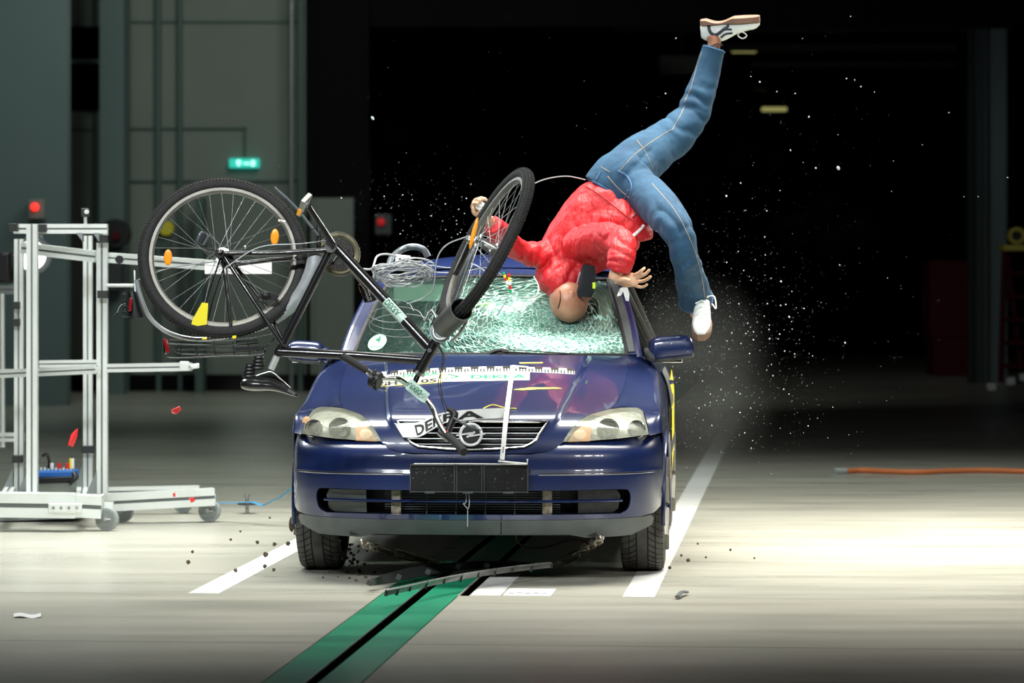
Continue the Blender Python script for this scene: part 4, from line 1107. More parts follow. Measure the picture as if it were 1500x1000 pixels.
bm = B(); disc(bm, P(485, 361, YB), (0, 1, 0), .026, .09, 20); obj('bottom_bracket', bm, 'chrome_dull', bike)
bm = B(); disc(bm, P(322, 371, 14.32), (0, 1, 0), .020, .05, 14); disc(bm, P(334, 383, 14.38), (0, 1, 0), .030, .05, 18); obj('gear_hub', bm, 'plastic_black', bike)
bm = B(); ball(bm, P(322, 367, 14.28), .010, 10, 8); ball(bm, P(359, 362, 14.28), .008, 10, 8); obj('axle_nut', bm, 'chrome', bike)
# chainring with guard
cc = P(497, 372, 14.38)
cn = Vector((.38, -.92, .10)).normalized(); a1 = Vector((0, 0, 1)); a1 = (a1-cn*a1.dot(cn)).normalized(); a2 = cn.cross(a1)
bm = B(); torus(bm, cc, a1, a2, .083, .013, 48, 8, ry=.003); crg = obj('chain_guard', bm, 'guard_brass', bike, label='brass-grey disc chain guard')
bm = B(); torus(bm, cc, a1, a2, .094, .0025, 48, 8); obj('guard_edge', bm, 'rim_grey', crg)
bm = B()
pts = []
for i in range(88):
    t = 2*PI*i/88; r = .069 if (i//2) % 2 else .063; pts.append(cc-cn*.008+(a1*math.cos(t)+a2*math.sin(t))*r)
va = [bm.verts.new(p-cn*.002) for p in pts]; vb = [bm.verts.new(p+cn*.002) for p in pts]; vc = [bm.verts.new(cc-cn*.008+(p-cc+cn*.008)*.62-cn*.002) for p in pts]; vd = [bm.verts.new(cc-cn*.008+(p-cc+cn*.008)*.62+cn*.002) for p in pts]
bridge(bm, va, vb); bridge(bm, vb, vd); bridge(bm, vd, vc); bridge(bm, vc, va)
for k in range(5):
    t = 2*PI*k/5; tube(bm, [cc, cc+(a1*math.cos(t)+a2*math.sin(t))*.05], .006, 6)
obj('chainring', bm, 'plastic_black', crg)
bt('crank', [(487, 357, 14.22), (470, 330, 14.18), (452, 303, 14.14)], [(.011, .015), (.010, .014), (.012, .012)], 'frame_black')
bt('crank', [(500, 372, 14.46), (520, 398, 14.48), (538, 423, 14.5)], [(.011, .015), (.010, .014), (.012, .012)], 'frame_black')
def pedal(c, ax, nn, m, lab):
    """platform pedal: two cage sides, end plates and reflectors"""
    a = ax.normalized(); b = (nn-a*nn.dot(a)).normalized(); d = a.cross(b)
    R = Matrix((a, b, d)).transposed(); bm = B()
    for s in (-1, 1): box(bm, c+d*s*.032, (.085, .020, .006), R)
    for s in (-1, 1): box(bm, c+a*s*.040, (.006, .020, .060), R)
    for s in (-.5, .5): box(bm, c+a*s*.04, (.005, .012, .058), R)
    p = obj('pedal', bm, m, bike, label=lab, bevel=.002); bm = B(); tube(bm, [c-a*.05, c+a*.04], .008, 10); obj('pedal_axle', bm, 'steel', p)
    for s in (-1, 1):
        bm = B(); box(bm, c+d*s*.0365-a*.018, (.030, .016, .003), R); obj('pedal_reflector', bm, 'orange_reflector', p)
pedal(P(445.5, 300, 14.09), Vector((.30, -.62, .72)), Vector((.8, -.1, -.5)), 'steel', 'grey cage pedal with amber reflectors')
pedal(P(538, 428, 14.53), Vector((.3, .1, -.9)), Vector((.75, .6, .4)), 'plastic_black', 'dark pedal behind the down tube')
# kickstand hanging beside the tyre and the silver bracket
bt('kickstand', [(467, 330, 14.34), (467, 372, 14.33)], .010, 'plastic_black')
bt('kickstand_leg', [(402, 274, 14.3), (432, 302, 14.3), (466, 345, 14.32)], .006, 'gunmetal', steps=3)
bm = B(); px_box(bm, 464, 476, 364, 377, 14.36, .03); obj('bracket', bm, 'chrome_dull', bike, bevel=.003)
# gear cable run under the chain stay
bt('brake_cable', [(330, 392, 14.3), (380, 362, 14.3), (440, 357, 14.3), (480, 352, 14.28)], .0025, 'cable_grey', steps=5)
bt('brake_cable', [(199, 411, 14.4), (250, 392, 14.38), (318, 383, 14.35)], .0022, 'cable_grey', steps=4)
# rear mudguard, bent away from the wheel
def ribbon(name, pts, wdt, nrm, m, parent=bike, thick=.0015, label=None, crownd=.006):
    pts = [Vector(p) for p in crom([tuple(P(*q)) for q in pts], 6)]; bm = B(); rows = []
    for i, p in enumerate(pts):
        d = (pts[min(i+1, len(pts)-1)]-pts[max(i-1, 0)]).normalized(); a = nrm; b = d.cross(a).normalized()
        w_ = wdt if not isinstance(wdt, (list, tuple)) else wdt[0]+(wdt[1]-wdt[0])*i/(len(pts)-1)
        rows.append([bm.verts.new(p+a*w_*t+b*crownd*(1-(t*t))) for t in (-1, -.6, -.2, .2, .6, 1)])
    for i in range(len(rows)-1):
        for j in range(5): bm.faces.new((rows[i][j], rows[i+1][j], rows[i+1][j+1], rows[i][j+1]))
    return obj(name, bm, m, parent, solid=thick, label=label)
mp_ = [Vector(p) for p in crom([tuple(P(*q)) for q in [(463, 368, 14.34), (459, 394, 14.34), (447, 422, 14.35), (425, 449, 14.36), (395, 472, 14.37), (360, 486, 14.38), (318, 495, 14.40), (280, 496, 14.42), (245, 486, 14.42), (220, 465, 14.42), (207, 437, 14.41), (200, 410, 14.40)]], 6)]
bm = B(); rows = []
for i, p in enumerate(mp_):
    k = i/(len(mp_)-1); d = (mp_[min(i+1, len(mp_)-1)]-mp_[max(i-1, 0)]).normalized(); o = (p-RC); o = (o-d*o.dot(d)); o.y = 0; o.normalize(); cam_ = Vector((0, -1, 0))
    r_ = .029*(1-ss(.12, .55, k))+.010; rows.append([bm.verts.new(p+o*r_*math.cos(t)*.9+cam_*r_*math.sin(t)) for t in [-.9+(PI+.6)*j/9 for j in range(10)]])
for i in range(len(rows)-1):
    for j in range(9): bm.faces.new((rows[i][j], rows[i+1][j], rows[i+1][j+1], rows[i][j+1]))
obj('rear_mudguard', bm, 'mudguard', bike, solid=.0015, label='silver rear mudguard torn away from the wheel')
# mudguard stays and rack struts (thin black rods)
for i, q in enumerate(([(322, 380, 14.3), (298, 455, 14.3), (278, 492, 14.3)], [(326, 385, 14.3), (333, 440, 14.3), (338, 492, 14.28)], [(331, 388, 14.32), (338, 440, 14.3), (340, 492, 14.28)], [(328, 392, 14.45), (312, 440, 14.48), (303, 478, 14.5)])):
    bt('rack_strut', q, .0036, n=8)
# pannier rack
rk = B()
Yr, Yf = 14.62, 14.28
def rr(pts, r=.0034): tube(rk, [Vector(p) for p in crom([tuple(P(*q)) for q in pts], 5)], r, 8)
rr([(248, 497, Yr), (330, 499, Yr), (395, 490, Yr), (403, 483, Yr)]); rr([(402, 495, Yf+.1), (396, 504, Yf+.1), (384, 512, Yf)])
rr([(240, 502, Yf), (243, 520, Yf), (260, 524, Yf), (330, 521, Yf), (384, 519, Yf), (386, 507, Yf)])
rr([(240, 503, Yf+.05), (290, 505, Yf+.05), (350, 505, Yf+.05), (380, 502, Yf+.05)])
rr([(252, 508, Yf+.1), (268, 518, Yf+.1), (330, 517, Yf+.1), (380, 513, Yf+.1)])
rr([(260, 512, Yf+.2), (300, 511, Yf+.2), (350, 511, Yf+.2), (378, 508, Yf+.2)])
for x in (262, 285, 312, 340, 362): rr([(x, 500, Yr-.1), (x+4, 522, Yf)], .0025)
obj('pannier_rack', rk, 'frame_black', bike, label='black wire pannier rack')
bm = B(); beam(bm, P(346, 500, 14.3), P(378, 498, 14.3), .02, .012); beam(bm, P(345, 511, 14.27), P(383, 510, 14.27), .02, .014); obj('rack_spring', bm, 'plastic_black', bike)
bm = B(); box(bm, P(244, 506, 14.27), (.018, .03, .062), Matrix.Rotation(-.25, 3, 'Y')); obj('rear_reflector', bm, 'red_reflector', bike, bevel=.006, label='red reflector on the rack end')
# tail lamp
bm = B(); tube(bm, [P(193, 427, 14.4), P(196, 445, 14.4), P(199, 466, 14.4)], [(.016, .012), (.022, .02), (.034, .022)], 16); tl = obj('tail_lamp', bm, 'plastic_black', bike, label='black tail lamp with a red lens')
bm = B(); box(bm, P(191, 446, 14.37), (.014, .015, .058), Matrix.Rotation(.1, 3, 'Y')); obj('lamp_lens', bm, 'red_reflector', tl, bevel=.004)
bm = B()
for k in range(5): smooth_tube(bm, [P(184, 427+k*8.5, 14.42), P(180.5, 430+k*8.4, 14.38), P(186, 431+k*8.6, 14.34)], .0012, 5, 4)
smooth_tube(bm, [P(186, 425, 14.36), P(181, 440, 14.36), P(180.5, 460, 14.36), P(192, 465, 14.36)], .0022, 6); obj('lamp_cage', bm, 'plastic_black', tl)
bt('lamp_stay', [(197, 396, 14.42), (198, 428, 14.4)], .0048, 'mudguard')
bt('lamp_wire', [(171, 459, 14.4), (176, 448, 14.4), (184, 444, 14.4)], .0014, 'cable_grey', steps=4); 
bt('wire_plug', [(167, 464, 14.4), (172, 458, 14.4)], .005, 'plastic_black')
# yellow tapes on the struts
def patch(name, q, Y, m, parent=bike, t=.004, label=None):
    bm = B(); bm.faces.new([bm.verts.new(P(x, y, Y)) for x, y in q]); return obj(name, bm, m, parent, solid=t, smooth=False, label=label)
patch('tape_flag', [(296, 443), (305, 444), (303, 475), (279, 479), (283, 466)], 14.27, 'yellow', label='yellow tape flag between the spokes')
patch('tape_flag', [(328, 474), (344, 469), (345, 472), (330, 476)], 14.33, 'yellow', label='small yellow tape piece')
patch('tape_flag', [(340, 492), (346, 491), (346, 495), (341, 496)], 14.26, 'yellow'); patch('tape_flag', [(296, 494), (303, 494), (303, 497), (296, 497)], 14.27, 'yellow')
# brake caliper parts
bm = B(); box(bm, P(397, 433, 14.3), (.06, .03, .028), Matrix.Rotation(.35, 3, 'Y')); ball(bm, P(389, 433, 14.28), .020, 10, 8); tube(bm, [P(380, 428, 14.28), P(378, 440, 14.28), P(390, 444, 14.28)], .006, 8); obj('rear_brake', bm, 'plastic_black', bike, bevel=.003)
bm = B(); box(bm, P(413, 437, 14.4), (.035, .02, .02), Matrix.Rotation(.7, 3, 'Y')); obj('brake_pad', bm, 'plastic_black', bike)
# speed sensor clipped on the spokes
bm = B(); box(bm, P(297, 349, 14.3), (.045, .02, .05), Matrix.Rotation(.5, 3, 'Y')); sn = obj('spoke_sensor', bm, 'gunmetal', bike, bevel=.004, label='small silver-and-black sensor clipped to the spokes')
bm = B(); box(bm, P(296, 348, 14.285), (.018, .012, .045), Matrix.Rotation(.5, 3, 'Y')); obj('sensor_face', bm, 'plastic_black', sn)
bt('valve_stem', [(408, 323, 14.3), (418, 325, 14.3)], .005, 'chrome')
# saddle
sd = B()
def srow(px, py, w_, h, k=1): return P(px, py, 14.27), w_, h
st = [(352, 562, .035, .030), (362, 560, .085, .055), (378, 562, .095, .055), (394, 562, .085, .045), (408, 566, .055, .035), (420, 571, .036, .028), (431, 577, .026, .018), (439, 580, .014, .008)]
rings = []
for px, py, w_, h in st: rings.append(ring(sd, P(px, py, 14.27), Vector((0, 1, 0)), Vector((.12, .25, 1)).normalized(), w_, h*.62, 20, 0, .85))
for i in range(len(rings)-1): bridge(sd, rings[i], rings[i+1])
sd.faces.new(rings[0]); sd.faces.new(rings[-1][::-1]); sad = obj('saddle', sd, 'saddle_black', bike, sub=1)
bm = B(); box(bm, P(427, 574, 14.235), (.035, .003, .012), Matrix.Rotation(.55, 3, 'Y')); obj('saddle_badge', bm, 'steel', sad)
bm = B()
for y_ in (14.25, 14.32): smooth_tube(bm, [P(368, 553, y_), P(385, 547, y_), P(398, 545, y_), P(412, 556, y_), P(425, 568, 14.28)], .0035, 8)
obj('saddle_rail', bm, 'steel', sad)
for px, py in ((379, 529), (366, 541)):
    bm = B()
    for k in range(4): torus(bm, P(px-k*.3, py-6+k*5, 14.25), Vector((1, 0, 0)), Vector((0, 1, .1)).normalized(), .014+.003*k, .008, 20, 8)
    tube(bm, [P(px, py-9, 14.25), P(px-1, py+12, 14.25)], [.008, .016], 10); obj('saddle_spring', bm, 'plastic_black', sad)
# fork, crown, legs
bt('fork_crown', [(637, 497, 14.12), (652, 487, 14.12), (660, 472, 14.10)], [(.02, .02), (.028, .024), (.02, .03)], 'frame_black')
bm = B(); disc(bm, P(645, 486, 14.05), (0, -1, .2), .045, .012, 24); cx_ = obj('crown_race', bm, 'gunmetal', bike)
bm = B(); torus(bm, P(645, 486, 14.035), Vector((1, 0, 0)), Vector((0, .2, 1)).normalized(), .030, .006, 24, 6); obj('crown_ring', bm, 'chrome_dull', cx_)
bt('fork_leg', [(636, 478, 14.2), (655, 430, 14.2), (677, 385, 14.1), (690, 352, 14.08)], [.017, .016, .013, .010], 'frame_black', steps=4)
bt('fork_leg', [(655, 470, 14.0), (668, 435, 13.98), (684, 390, 13.95), (700, 356, 13.95)], [.016, .015, .012, .009], 'gunmetal', steps=4)
bt('front_axle', [(689, 352, 14.04), (705, 357, 13.94), (723, 370, 13.80)], [.016, .013, .016], 'steel')
bm = B(); ball(bm, P(688, 352, 14.03), .017, 12, 8); ball(bm, P(697, 353, 14.0), .015, 12, 8); obj('axle_nut', bm, 'steel', bike)
# front mudguard stub wrapped round the tyre at the crown
c0, c1 = P(650, 478, 13.88), P(676, 453, 13.72); bm = B(); ax = (c1-c0).normalized()
a_, b_ = frame(ax, Vector((0, -1, 0)))
rings = []
for k in range(9):
    t = k/8; c = c0.lerp(c1, t); rings.append([bm.verts.new(c+(a_*math.cos(q)+b_*math.sin(q))*.047) for q in [PI*(.02+1.96*i/22) for i in range(23)]])
for k in range(8):
    for i in range(22): bm.faces.new((rings[k][i], rings[k][i+1], rings[k+1][i+1], rings[k+1][i]))
obj('front_mudguard', bm, 'mudguard_dark', bike, solid=.004, label='grey mudguard stub around the front tyre')
bt('brake_arm', [(622, 470, 14.1), (632, 455, 14.1), (640, 470, 14.08), (634, 488, 14.08)], .007, 'chrome_dull', steps=4)
bt('brake_arm', [(661, 500, 13.95), (674, 487, 13.9), (684, 468, 13.88), (670, 478, 13.9)], .007, 'chrome_dull', steps=4)
bt('mudguard_stay', [(641, 465, 14.2), (652, 428, 14.2), (657, 413, 14.2)], [.004, .012, .004], 'plastic_dark', steps=3)
# stem, bars
bt('stem', [(614, 545, 14.12), (606, 562, 14.08)], .014, 'chrome')
hb = bt('handlebar', [(535, 541, 13.98), (549, 550, 13.98), (562, 553, 14.0), (580, 554, 14.02), (592, 560, 14.04), (606, 572, 14.05), (622, 583, 14.05), (632, 595, 14.0), (640, 612, 13.94), (648, 628, 13.86), (656, 640, 13.80)], .0118, 'chrome', steps=5)
bt('handlebar_grip', [(500, 520.5, 13.98), (518, 531, 13.98), (538, 543, 13.98)], [.017, .0165, .0155], 'grip_black')
bt('handlebar_grip', [(655, 637, 13.80), (667, 648, 13.74), (680, 662, 13.66)], [.016, .017, .017], 'grip_black')
bt('gear_collar', [(539, 546, 13.98), (548, 549.5, 13.98)], .012, 'chrome_dull')
bm = B(); disc(bm, P(550, 556, 13.97), (.85, -.3, -.2), .036, .04, 24)
for k in range(14):
    t = 2*PI*k/14; ball(bm, P(550, 556, 13.97)+Vector((.006*math.sin(t), .032*math.sin(t), .036*math.cos(t))), .009, 8, 6)
obj('gear_shifter', bm, 'plastic_black', bike)
bt('brake_lever', [(655, 598, 13.85), (666, 606, 13.85), (660, 622, 13.84), (654, 638, 13.83)], [.009, .016, .015, .014], 'plastic_black', steps=4)
bt('brake_lever_blade', [(664, 612, 13.83), (682, 622, 13.78), (705, 630, 13.74)], [.005, .0045, .003], 'gunmetal', steps=4)
bt('lever_clamp', [(646, 633, 13.87), (656, 641, 13.82)], .018, 'chrome_dull')
bm = B(); ball(bm, P(655, 632, 13.79), .004, 8, 6); obj('lever_button', bm, 'red_plastic', bike)
# sticker plate on the stem: white with green lettering upside-down
q = [P(597, 561, 14.0), P(602, 554, 14.0), P(630, 577, 13.98), P(622, 590, 13.98), P(617, 588, 13.98), P(594, 569, 14.0)]
bm = B(); bm.faces.new([bm.verts.new(p) for p in q]); sk = obj('handlebar_tag', bm, 'tag_green', bike, solid=.006, smooth=False, label='pale green tag lettered on the stem')
o0, o1, o2 = P(626.5, 587, 13.965), P(595.5, 561.5, 13.965), P(630.5, 577.5, 13.965)
exv = (o1-o0); eyv = (P(620.5, 591, 13.965)-P(630.5, 578, 13.965))
org = P(625, 576.5, 13.965)
def tagmap(a, b): return org+(P(599, 557, 13.965)-org)*a+(P(619, 584, 13.965)-P(625, 576.5, 13.965))*b
bm = letters('DEKRA', lambda a, b: tagmap(.22+.78*a, .05+.85*b), .02); obj('tag_lettering', bm, 'ink_green_dark', sk)
bm = B(); tube(bm, [tagmap(*t) for t in ((.0, .05), (.15, .5), (0, .95))], .0016, 5, closed=True); obj('tag_triangle', bm, 'ink_green_dark', sk)
# frame sticker on the down tube
d0, d1 = P(567, 442, 14.195), P(592, 469, 14.17); dd = (d1-d0); dn = Vector((0, -1, 0)); dp = dd.cross(dn).normalized()
def dmap(a, b, o=.0):
    t = (b-.5)*2.0; return d0+dd*a+dp*math.sin(t)*.0242+dn*(math.cos(t)*.0192-.0)+Vector((0, .02, 0))+dn*o
q0_, q1_ = P(489, 358, YB), P(628, 508, 14.14)
def on_tube(fr, ang, r): 
    c = q0_.lerp(q1_, fr); d = (q1_-q0_).normalized(); p_ = d.cross(Vector((0, -1, 0))).normalized(); f_ = p_.cross(d).normalized(); 
    return c+(p_*math.sin(ang)+f_*math.cos(ang))*r
sgn = -1 if (on_tube(.5, 0, .1)-q0_.lerp(q1_, .5)).y > 0 else 1
bm = B(); grid(bm, lambda a, b: on_tube(.555+.19*a, (-1.0+1.9*b)+(0 if sgn > 0 else PI), .0242), 6, 10); fs = obj('frame_sticker', bm, 'tag_green', bike, label='pale green sticker on the down tube')
bm = letters('DEKRA', lambda a, b: on_tube(.565+.13*a, (-.6+1.1*b)*(1 if sgn > 0 else -1)+(0 if sgn > 0 else PI), .0250), .02); obj('sticker_lettering', bm, 'ink_green_dark', fs)
bm = B(); disc(bm, P(629, 513, 14.09), (0, 1, 0), .009, .003, 14); obj('head_badge', bm, 'steel', bike)
# loose cables round the bars
for q in ([(635, 497, 14.1), (648, 520, 14.0), (645, 555, 13.95), (648, 580, 13.92), (655, 598, 13.88)], [(640, 500, 14.1), (651, 525, 14.0), (642, 560, 13.95), (647, 585, 13.92), (653, 605, 13.88)], [(662, 509, 14.1), (650, 530, 14.0), (643, 555, 13.96)], [(497, 366, 14.2), (470, 345, 14.2), (462, 335, 14.2), (455, 337, 14.2)]):
    bt('brake_cable', q, .0022, 'plastic_black', steps=6, n=6)
for q in ([(688, 345, 14.05), (655, 358, 14.1), (640, 380, 14.12), (635, 420, 14.15), (620, 436, 14.2), (596, 445, 14.2)], [(775, 272, 13.9), (800, 262, 14.6), (830, 258, 15.4), (857, 263, 16.2)]):
    bt('sensor_cable', q, .0028, 'cable_grey', steps=6, n=6)
bm = B()
random.seed(3)
for k in range(3):
    c = P(572+k*8, 455+k*4, 14.5); smooth_tube(bm, [c+Vector((.10*math.cos(t)*(1+.2*k), .05*math.sin(t*2), .05*math.sin(t)-.02*k)) for t in [i*.7 for i in range(9)]], .0016, 5, 5)
o = obj('loose_wire', bm, 'cable_grey', bike)
# ================================================================== the dummy, upside down over the roof
dummy = empty('person', P(835, 455, 16.4), 'bald person in red jacket and blue jeans, upside down over the car windscreen', 'person')
def chain(bm, st, n=20, steps=4):
    """st: (px, py, Y, half width px, half depth m)"""
    fine = crom([(*P(a, b, Y), w_*Y/FPX, d) for a, b, Y, w_, d in st], steps)
    pts = [Vector(f[:3]) for f in fine]; k = len(pts); rings = []
    for i in range(k):
        d = (pts[min(i+1, k-1)]-pts[max(i-1, 0)]).normalized(); vw = Vector((0, 1, 0))
        a = d.cross(vw); 
        if a.length < .15: a = Vector((d.z, 0, -d.x)) if abs(d.y) < .98 else Vector((1, 0, 0))
        a.normalize(); b = a.cross(d).normalized()
        rings.append(ring(bm, pts[i], a, b, fine[i][3], fine[i][4], n))
    for i in range(k-1): bridge(bm, rings[i], rings[i+1])
    bm.faces.new(rings[0][::-1]); bm.faces.new(rings[-1])
def wrinkle(bm, folds, amp=.006, seed=0, fine=.0015):
    """cloth folds: ridges that run along given screen-plane directions near given points"""
    bm.normal_update()
    new = []
    for v in bm.verts:
        p = v.co; k = 0
        for (c, ang, per, rad, am) in folds:
            d = (p-c); r = math.sqrt(d.x**2+d.z**2+.3*d.y**2)
            if r < rad:
                s = d.x*math.cos(ang)+d.z*math.sin(ang); wob = noise.noise(p*9+Vector((seed, 0, 0)))*1.6
                f = abs(math.sin(s*PI/per+wob+d.y*3)); k += am*(1-(r/rad)**2)*(1.5*f-.9)
        k += amp*noise.noise(p*7+Vector((seed, 3, 0)))+fine*noise.noise(p*34)
        new.append(v.co+v.normal*k)
    for v, c in zip(bm.verts, new): v.co = c
# --- body (head, neck, arms, hands, torso, legs) as one surface
YD = 16.55
bd = B()
# head upside-down: crown at the bottom, slightly turned so that we see its back and left side
hc = P(833, 441, 16.38)
chain(bd, [(826, 395, 16.5, 20, .07), (829, 412, 16.45, 18, .065), (830, 424, 16.42, 19, .072)])
ball(bd, hc, (.094, .105, .104), 28, 20, Matrix.Rotation(-.25, 3, 'Y'))
ball(bd, P(851, 431, 16.36), (.045, .06, .05), 16, 10)     # jaw / cheek side
ball(bd, P(862, 436, 16.38), (.016, .02, .014), 12, 8)     # nose
ball(bd, P(858, 428, 16.35), (.020, .03, .014), 12, 8)     # lips
ball(bd, P(838, 433, 16.285), (.011, .008, .022), 12, 8)      # ear
chain(bd, [(905, 300, YD, 40, .11), (880, 335, YD, 45, .12), (850, 365, YD, 45, .12), (830, 400, YD, 30, .09)])
# legs
chain(bd, [(905, 285, YD, 32, .10), (935, 240, 16.62, 20, .065), (970, 210, 16.75, 17, .058), (1008, 175, 16.82, 13, .045), (1027, 135, 16.85, 11, .040), (1038, 98, 16.85, 9.5, .036), (1046, 66, 16.85, 9.5, .034), (1045, 52, 16.85, 11, .036)])
chain(bd, [(910, 285, YD, 32, .10), (945, 285, 16.42, 18, .06), (970, 308, 16.2, 16, .055), (990, 335, 16.02, 13, .045), (1001, 365, 16.0, 12, .042), (1008, 395, 16.12, 11, .04), (1016, 425, 16.3, 10, .038), (1021, 448, 16.4, 10, .036), (1021, 462, 16.38, 10, .036)])
# arms
chain(bd, [(850, 360, 16.45, 18, .05), (885, 352, 16.2, 15, .045), (912, 350, 16.05, 14, .042), (910, 372, 15.98, 12, .038), (905, 392, 15.95, 10, .032), (901, 402, 15.94, 9, .026), (899, 410, 15.94, 9, .024)])
chain(bd, [(845, 375, 16.6, 18, .05), (800, 372, 16.5, 14, .045), (765, 368, 16.35, 13, .042), (735, 345, 16.2, 11, .036), (718, 326, 16.1, 9, .03), (710, 316, 16.05, 8, .024), (704, 308, 16.02, 8, .02)])
# right hand (image right): palm towards us, fingers pointing right
chain(bd, [(900, 404, 15.95, 8, .020), (908, 408, 15.95, 9, .022), (918, 410, 15.95, 11, .018), (928, 409, 15.95, 10, .015), (933, 408, 15.95, 8, .012)])
def finger(pts, r0, r1):
    fine = crom([(*P(*q),) for q in pts], 4); k = len(fine); tube(bd, [Vector(f) for f in fine], [r0+(r1-r0)*i/(k-1) for i in range(k)], 12); ball(bd, Vector(fine[-1]), r1, 10, 8)
finger([(927, 404, 15.95), (935, 400, 15.92), (940, 396, 15.90), (944, 392.5, 15.90)], .0100, .0068)
finger([(930, 407, 15.95), (939, 404.5, 15.92), (946, 400.5, 15.89), (951, 395.5, 15.87)], .0100, .0070)
finger([(929, 411, 15.96), (939, 412, 15.95), (946.5, 409.5, 15.92), (953, 405, 15.88)], .0100, .0070)
finger([(924, 415, 15.97), (934, 419.5, 15.97), (942, 420, 15.95), (948, 416.5, 15.92)], .0092, .0064)
finger([(902, 413, 15.93), (906, 410, 15.90), (914, 409, 15.885), (922, 411, 15.88)], .0125, .0090)    # thumb across the palm
# left hand, half hidden behind the wheel
chain(bd, [(709, 314, 16.04, 7, .018), (703, 306, 16.02, 9, .02), (699, 299, 16.0, 9, .017)])
finger([(702, 300, 16.0), (704, 294, 15.98), (709, 291, 15.97), (713, 294, 15.97)], .0115, .008)
finger([(699, 300, 16.0), (700, 293, 15.97), (705, 290, 15.95), (709, 292, 15.94)], .0115, .008)
finger([(696, 303, 16.0), (694, 297, 15.97), (698, 292, 15.94), (703, 294, 15.93)], .0115, .008)
finger([(696, 307, 16.0), (692, 303, 15.97), (694, 298, 15.94), (699, 298, 15.92)], .0105, .0075)
finger([(703, 311, 16.0), (698, 314, 15.97), (694, 311, 15.95), (693, 305, 15.94)], .012, .009)
bd = remeshed(bd, .0040, 2)
for f in bd.faces:
    c = f.calc_center_median(); x_ = c.x/c.y*FPX+CX; y_ = HY-(c.z-CAMZ)/c.y*FPX
    if (x_ > 893 and 390 < y_ < 430) or x_ < 728: f.material_index = 1
body = obj('body', bd, ['skin_tan', 'skin_pale'], dummy)
# dark seam line over the scalp
cp = [P(820, 425, 16.30), P(821, 432, 16.285), P(820, 442, 16.28), P(817, 452, 16.295)]
bm = B(); smooth_tube(bm, cp, .0022, 6); obj('scalp_seam', bm, 'plastic_black', dummy)
# --- jeans
jb = B()
chain(jb, [(896, 288, YD, 50, .15), (905, 276, YD, 50, .155), (918, 262, YD, 48, .155), (932, 250, 16.57, 40, .14)], 28)
chain(jb, [(915, 256, YD, 40, .13), (937, 236, 16.62, 38, .115), (965, 214, 16.72, 32, .10), (992, 195, 16.78, 29, .092), (1014, 170, 16.82, 25, .085), (1025, 140, 16.84, 22.5, .078), (1034, 112, 16.85, 19.5, .070), (1041, 88, 16.85, 18, .066), (1046.5, 69, 16.85, 17, .062)], 24)
chain(jb, [(918, 270, YD, 36, .13), (945, 285, 16.42, 32, .115), (970, 308, 16.2, 29, .10), (990, 335, 16.02, 24.5, .092), (1001, 365, 16.0, 21.5, .085), (1008, 395, 16.12, 21.5, .08), (1015, 420, 16.28, 23.5, .078), (1020, 441, 16.38, 25, .076)], 24)
jb = remeshed(jb, .008, 5)
wrinkle(jb, [(P(1012, 165, 16.75), .9, .085, .20, .007), (P(1024, 145, 16.8), 1.3, .065, .13, .004), (P(935, 245, YD), 2.4, .09, .16, .007), (P(985, 330, 16.0), .5, .08, .20, .010), (P(1005, 380, 16.0), 2.3, .10, .25, .008), (P(975, 215, 16.7), .8, .12, .2, .004)], .007, 1)
# hollow the trouser ends: push cap faces inwards
def hollow(bm, c, axis, depth=.05, rad=.085):
    fs = [f for f in bm.faces if f.normal.dot(axis) > .80 and (f.calc_center_median()-c).length < rad]
    if not fs: return
    r = bmesh.ops.inset_region(bm, faces=fs, thickness=.004, depth=0)
    vs = {v for f in fs for v in f.verts}
    for v in vs: v.co -= axis*depth
jb.normal_update()
ax1 = (P(1046.5, 69, 16.85)-P(1041, 88, 16.85)).normalized(); ax2 = (P(1020, 441, 16.38)-P(1015, 420, 16.28)).normalized()
hollow(jb, P(1046.5, 69, 16.85), ax1); hollow(jb, P(1020, 441, 16.38), ax2, .05, .1)
jeans = obj('jeans', jb, 'denim', dummy)
from mathutils.bvhtree import BVHTree
def lay(target, pts, off=.003, flip=None):
    """drop points (px, py) on the visible side of a mesh along the view ray, return points just above it"""
    bm = B(); bm.from_mesh(target.data); off_loc = ROOTLOC[dummy]; t = BVHTree.FromBMesh(bm); out = []
    for px, py in pts:
        o = P(px, py, 12.0)-off_loc; d = (P(px, py, 18)-P(px, py, 12)).normalized(); h, nn, i, di = t.ray_cast(o, d)
        if h is None:
            h, nn, i, di = t.find_nearest(P(px, py, 16.4)-off_loc)
        out.append(h+off_loc-d*off)
    bm.free(); return out
def seam(target, pts, r, m, parent, name='stitch_line', steps=10, n=6, off=.0015):
    q = crom([(a, b) for a, b in pts], steps); bm = B(); tube(bm, lay(target, q, off), r, n); return obj(name, bm, m, parent)
for q in ([(905, 253), (930, 226), (960, 204), (983, 190)], [(1002, 150), (1012, 128), (1020, 100), (1028, 76)], [(985, 190), (995, 172), (1003, 155)], [(955, 268), (990, 310), (1015, 360), (1027, 400), (1033, 436)], [(890, 258), (905, 275), (922, 290)], [(880, 244), (893, 252)], [(933, 205), (945, 222), (957, 248)]):
    seam(jeans, q, .0013, 'thread', jeans)
# waistband, loops, pocket
seam(jeans, [(861, 262), (880, 272), (905, 290), (930, 312)], .006, 'denim_dark', jeans, 'waistband')
seam(jeans, [(905, 250), (918, 258), (925, 272), (922, 288)], .0045, 'denim_light', jeans, 'pocket_edge')
for a, b in (((880, 252), (874, 263)), ((921, 278), (915, 292))): seam(jeans, [a, b], .006, 'denim_light', jeans, 'belt_loop', 3)
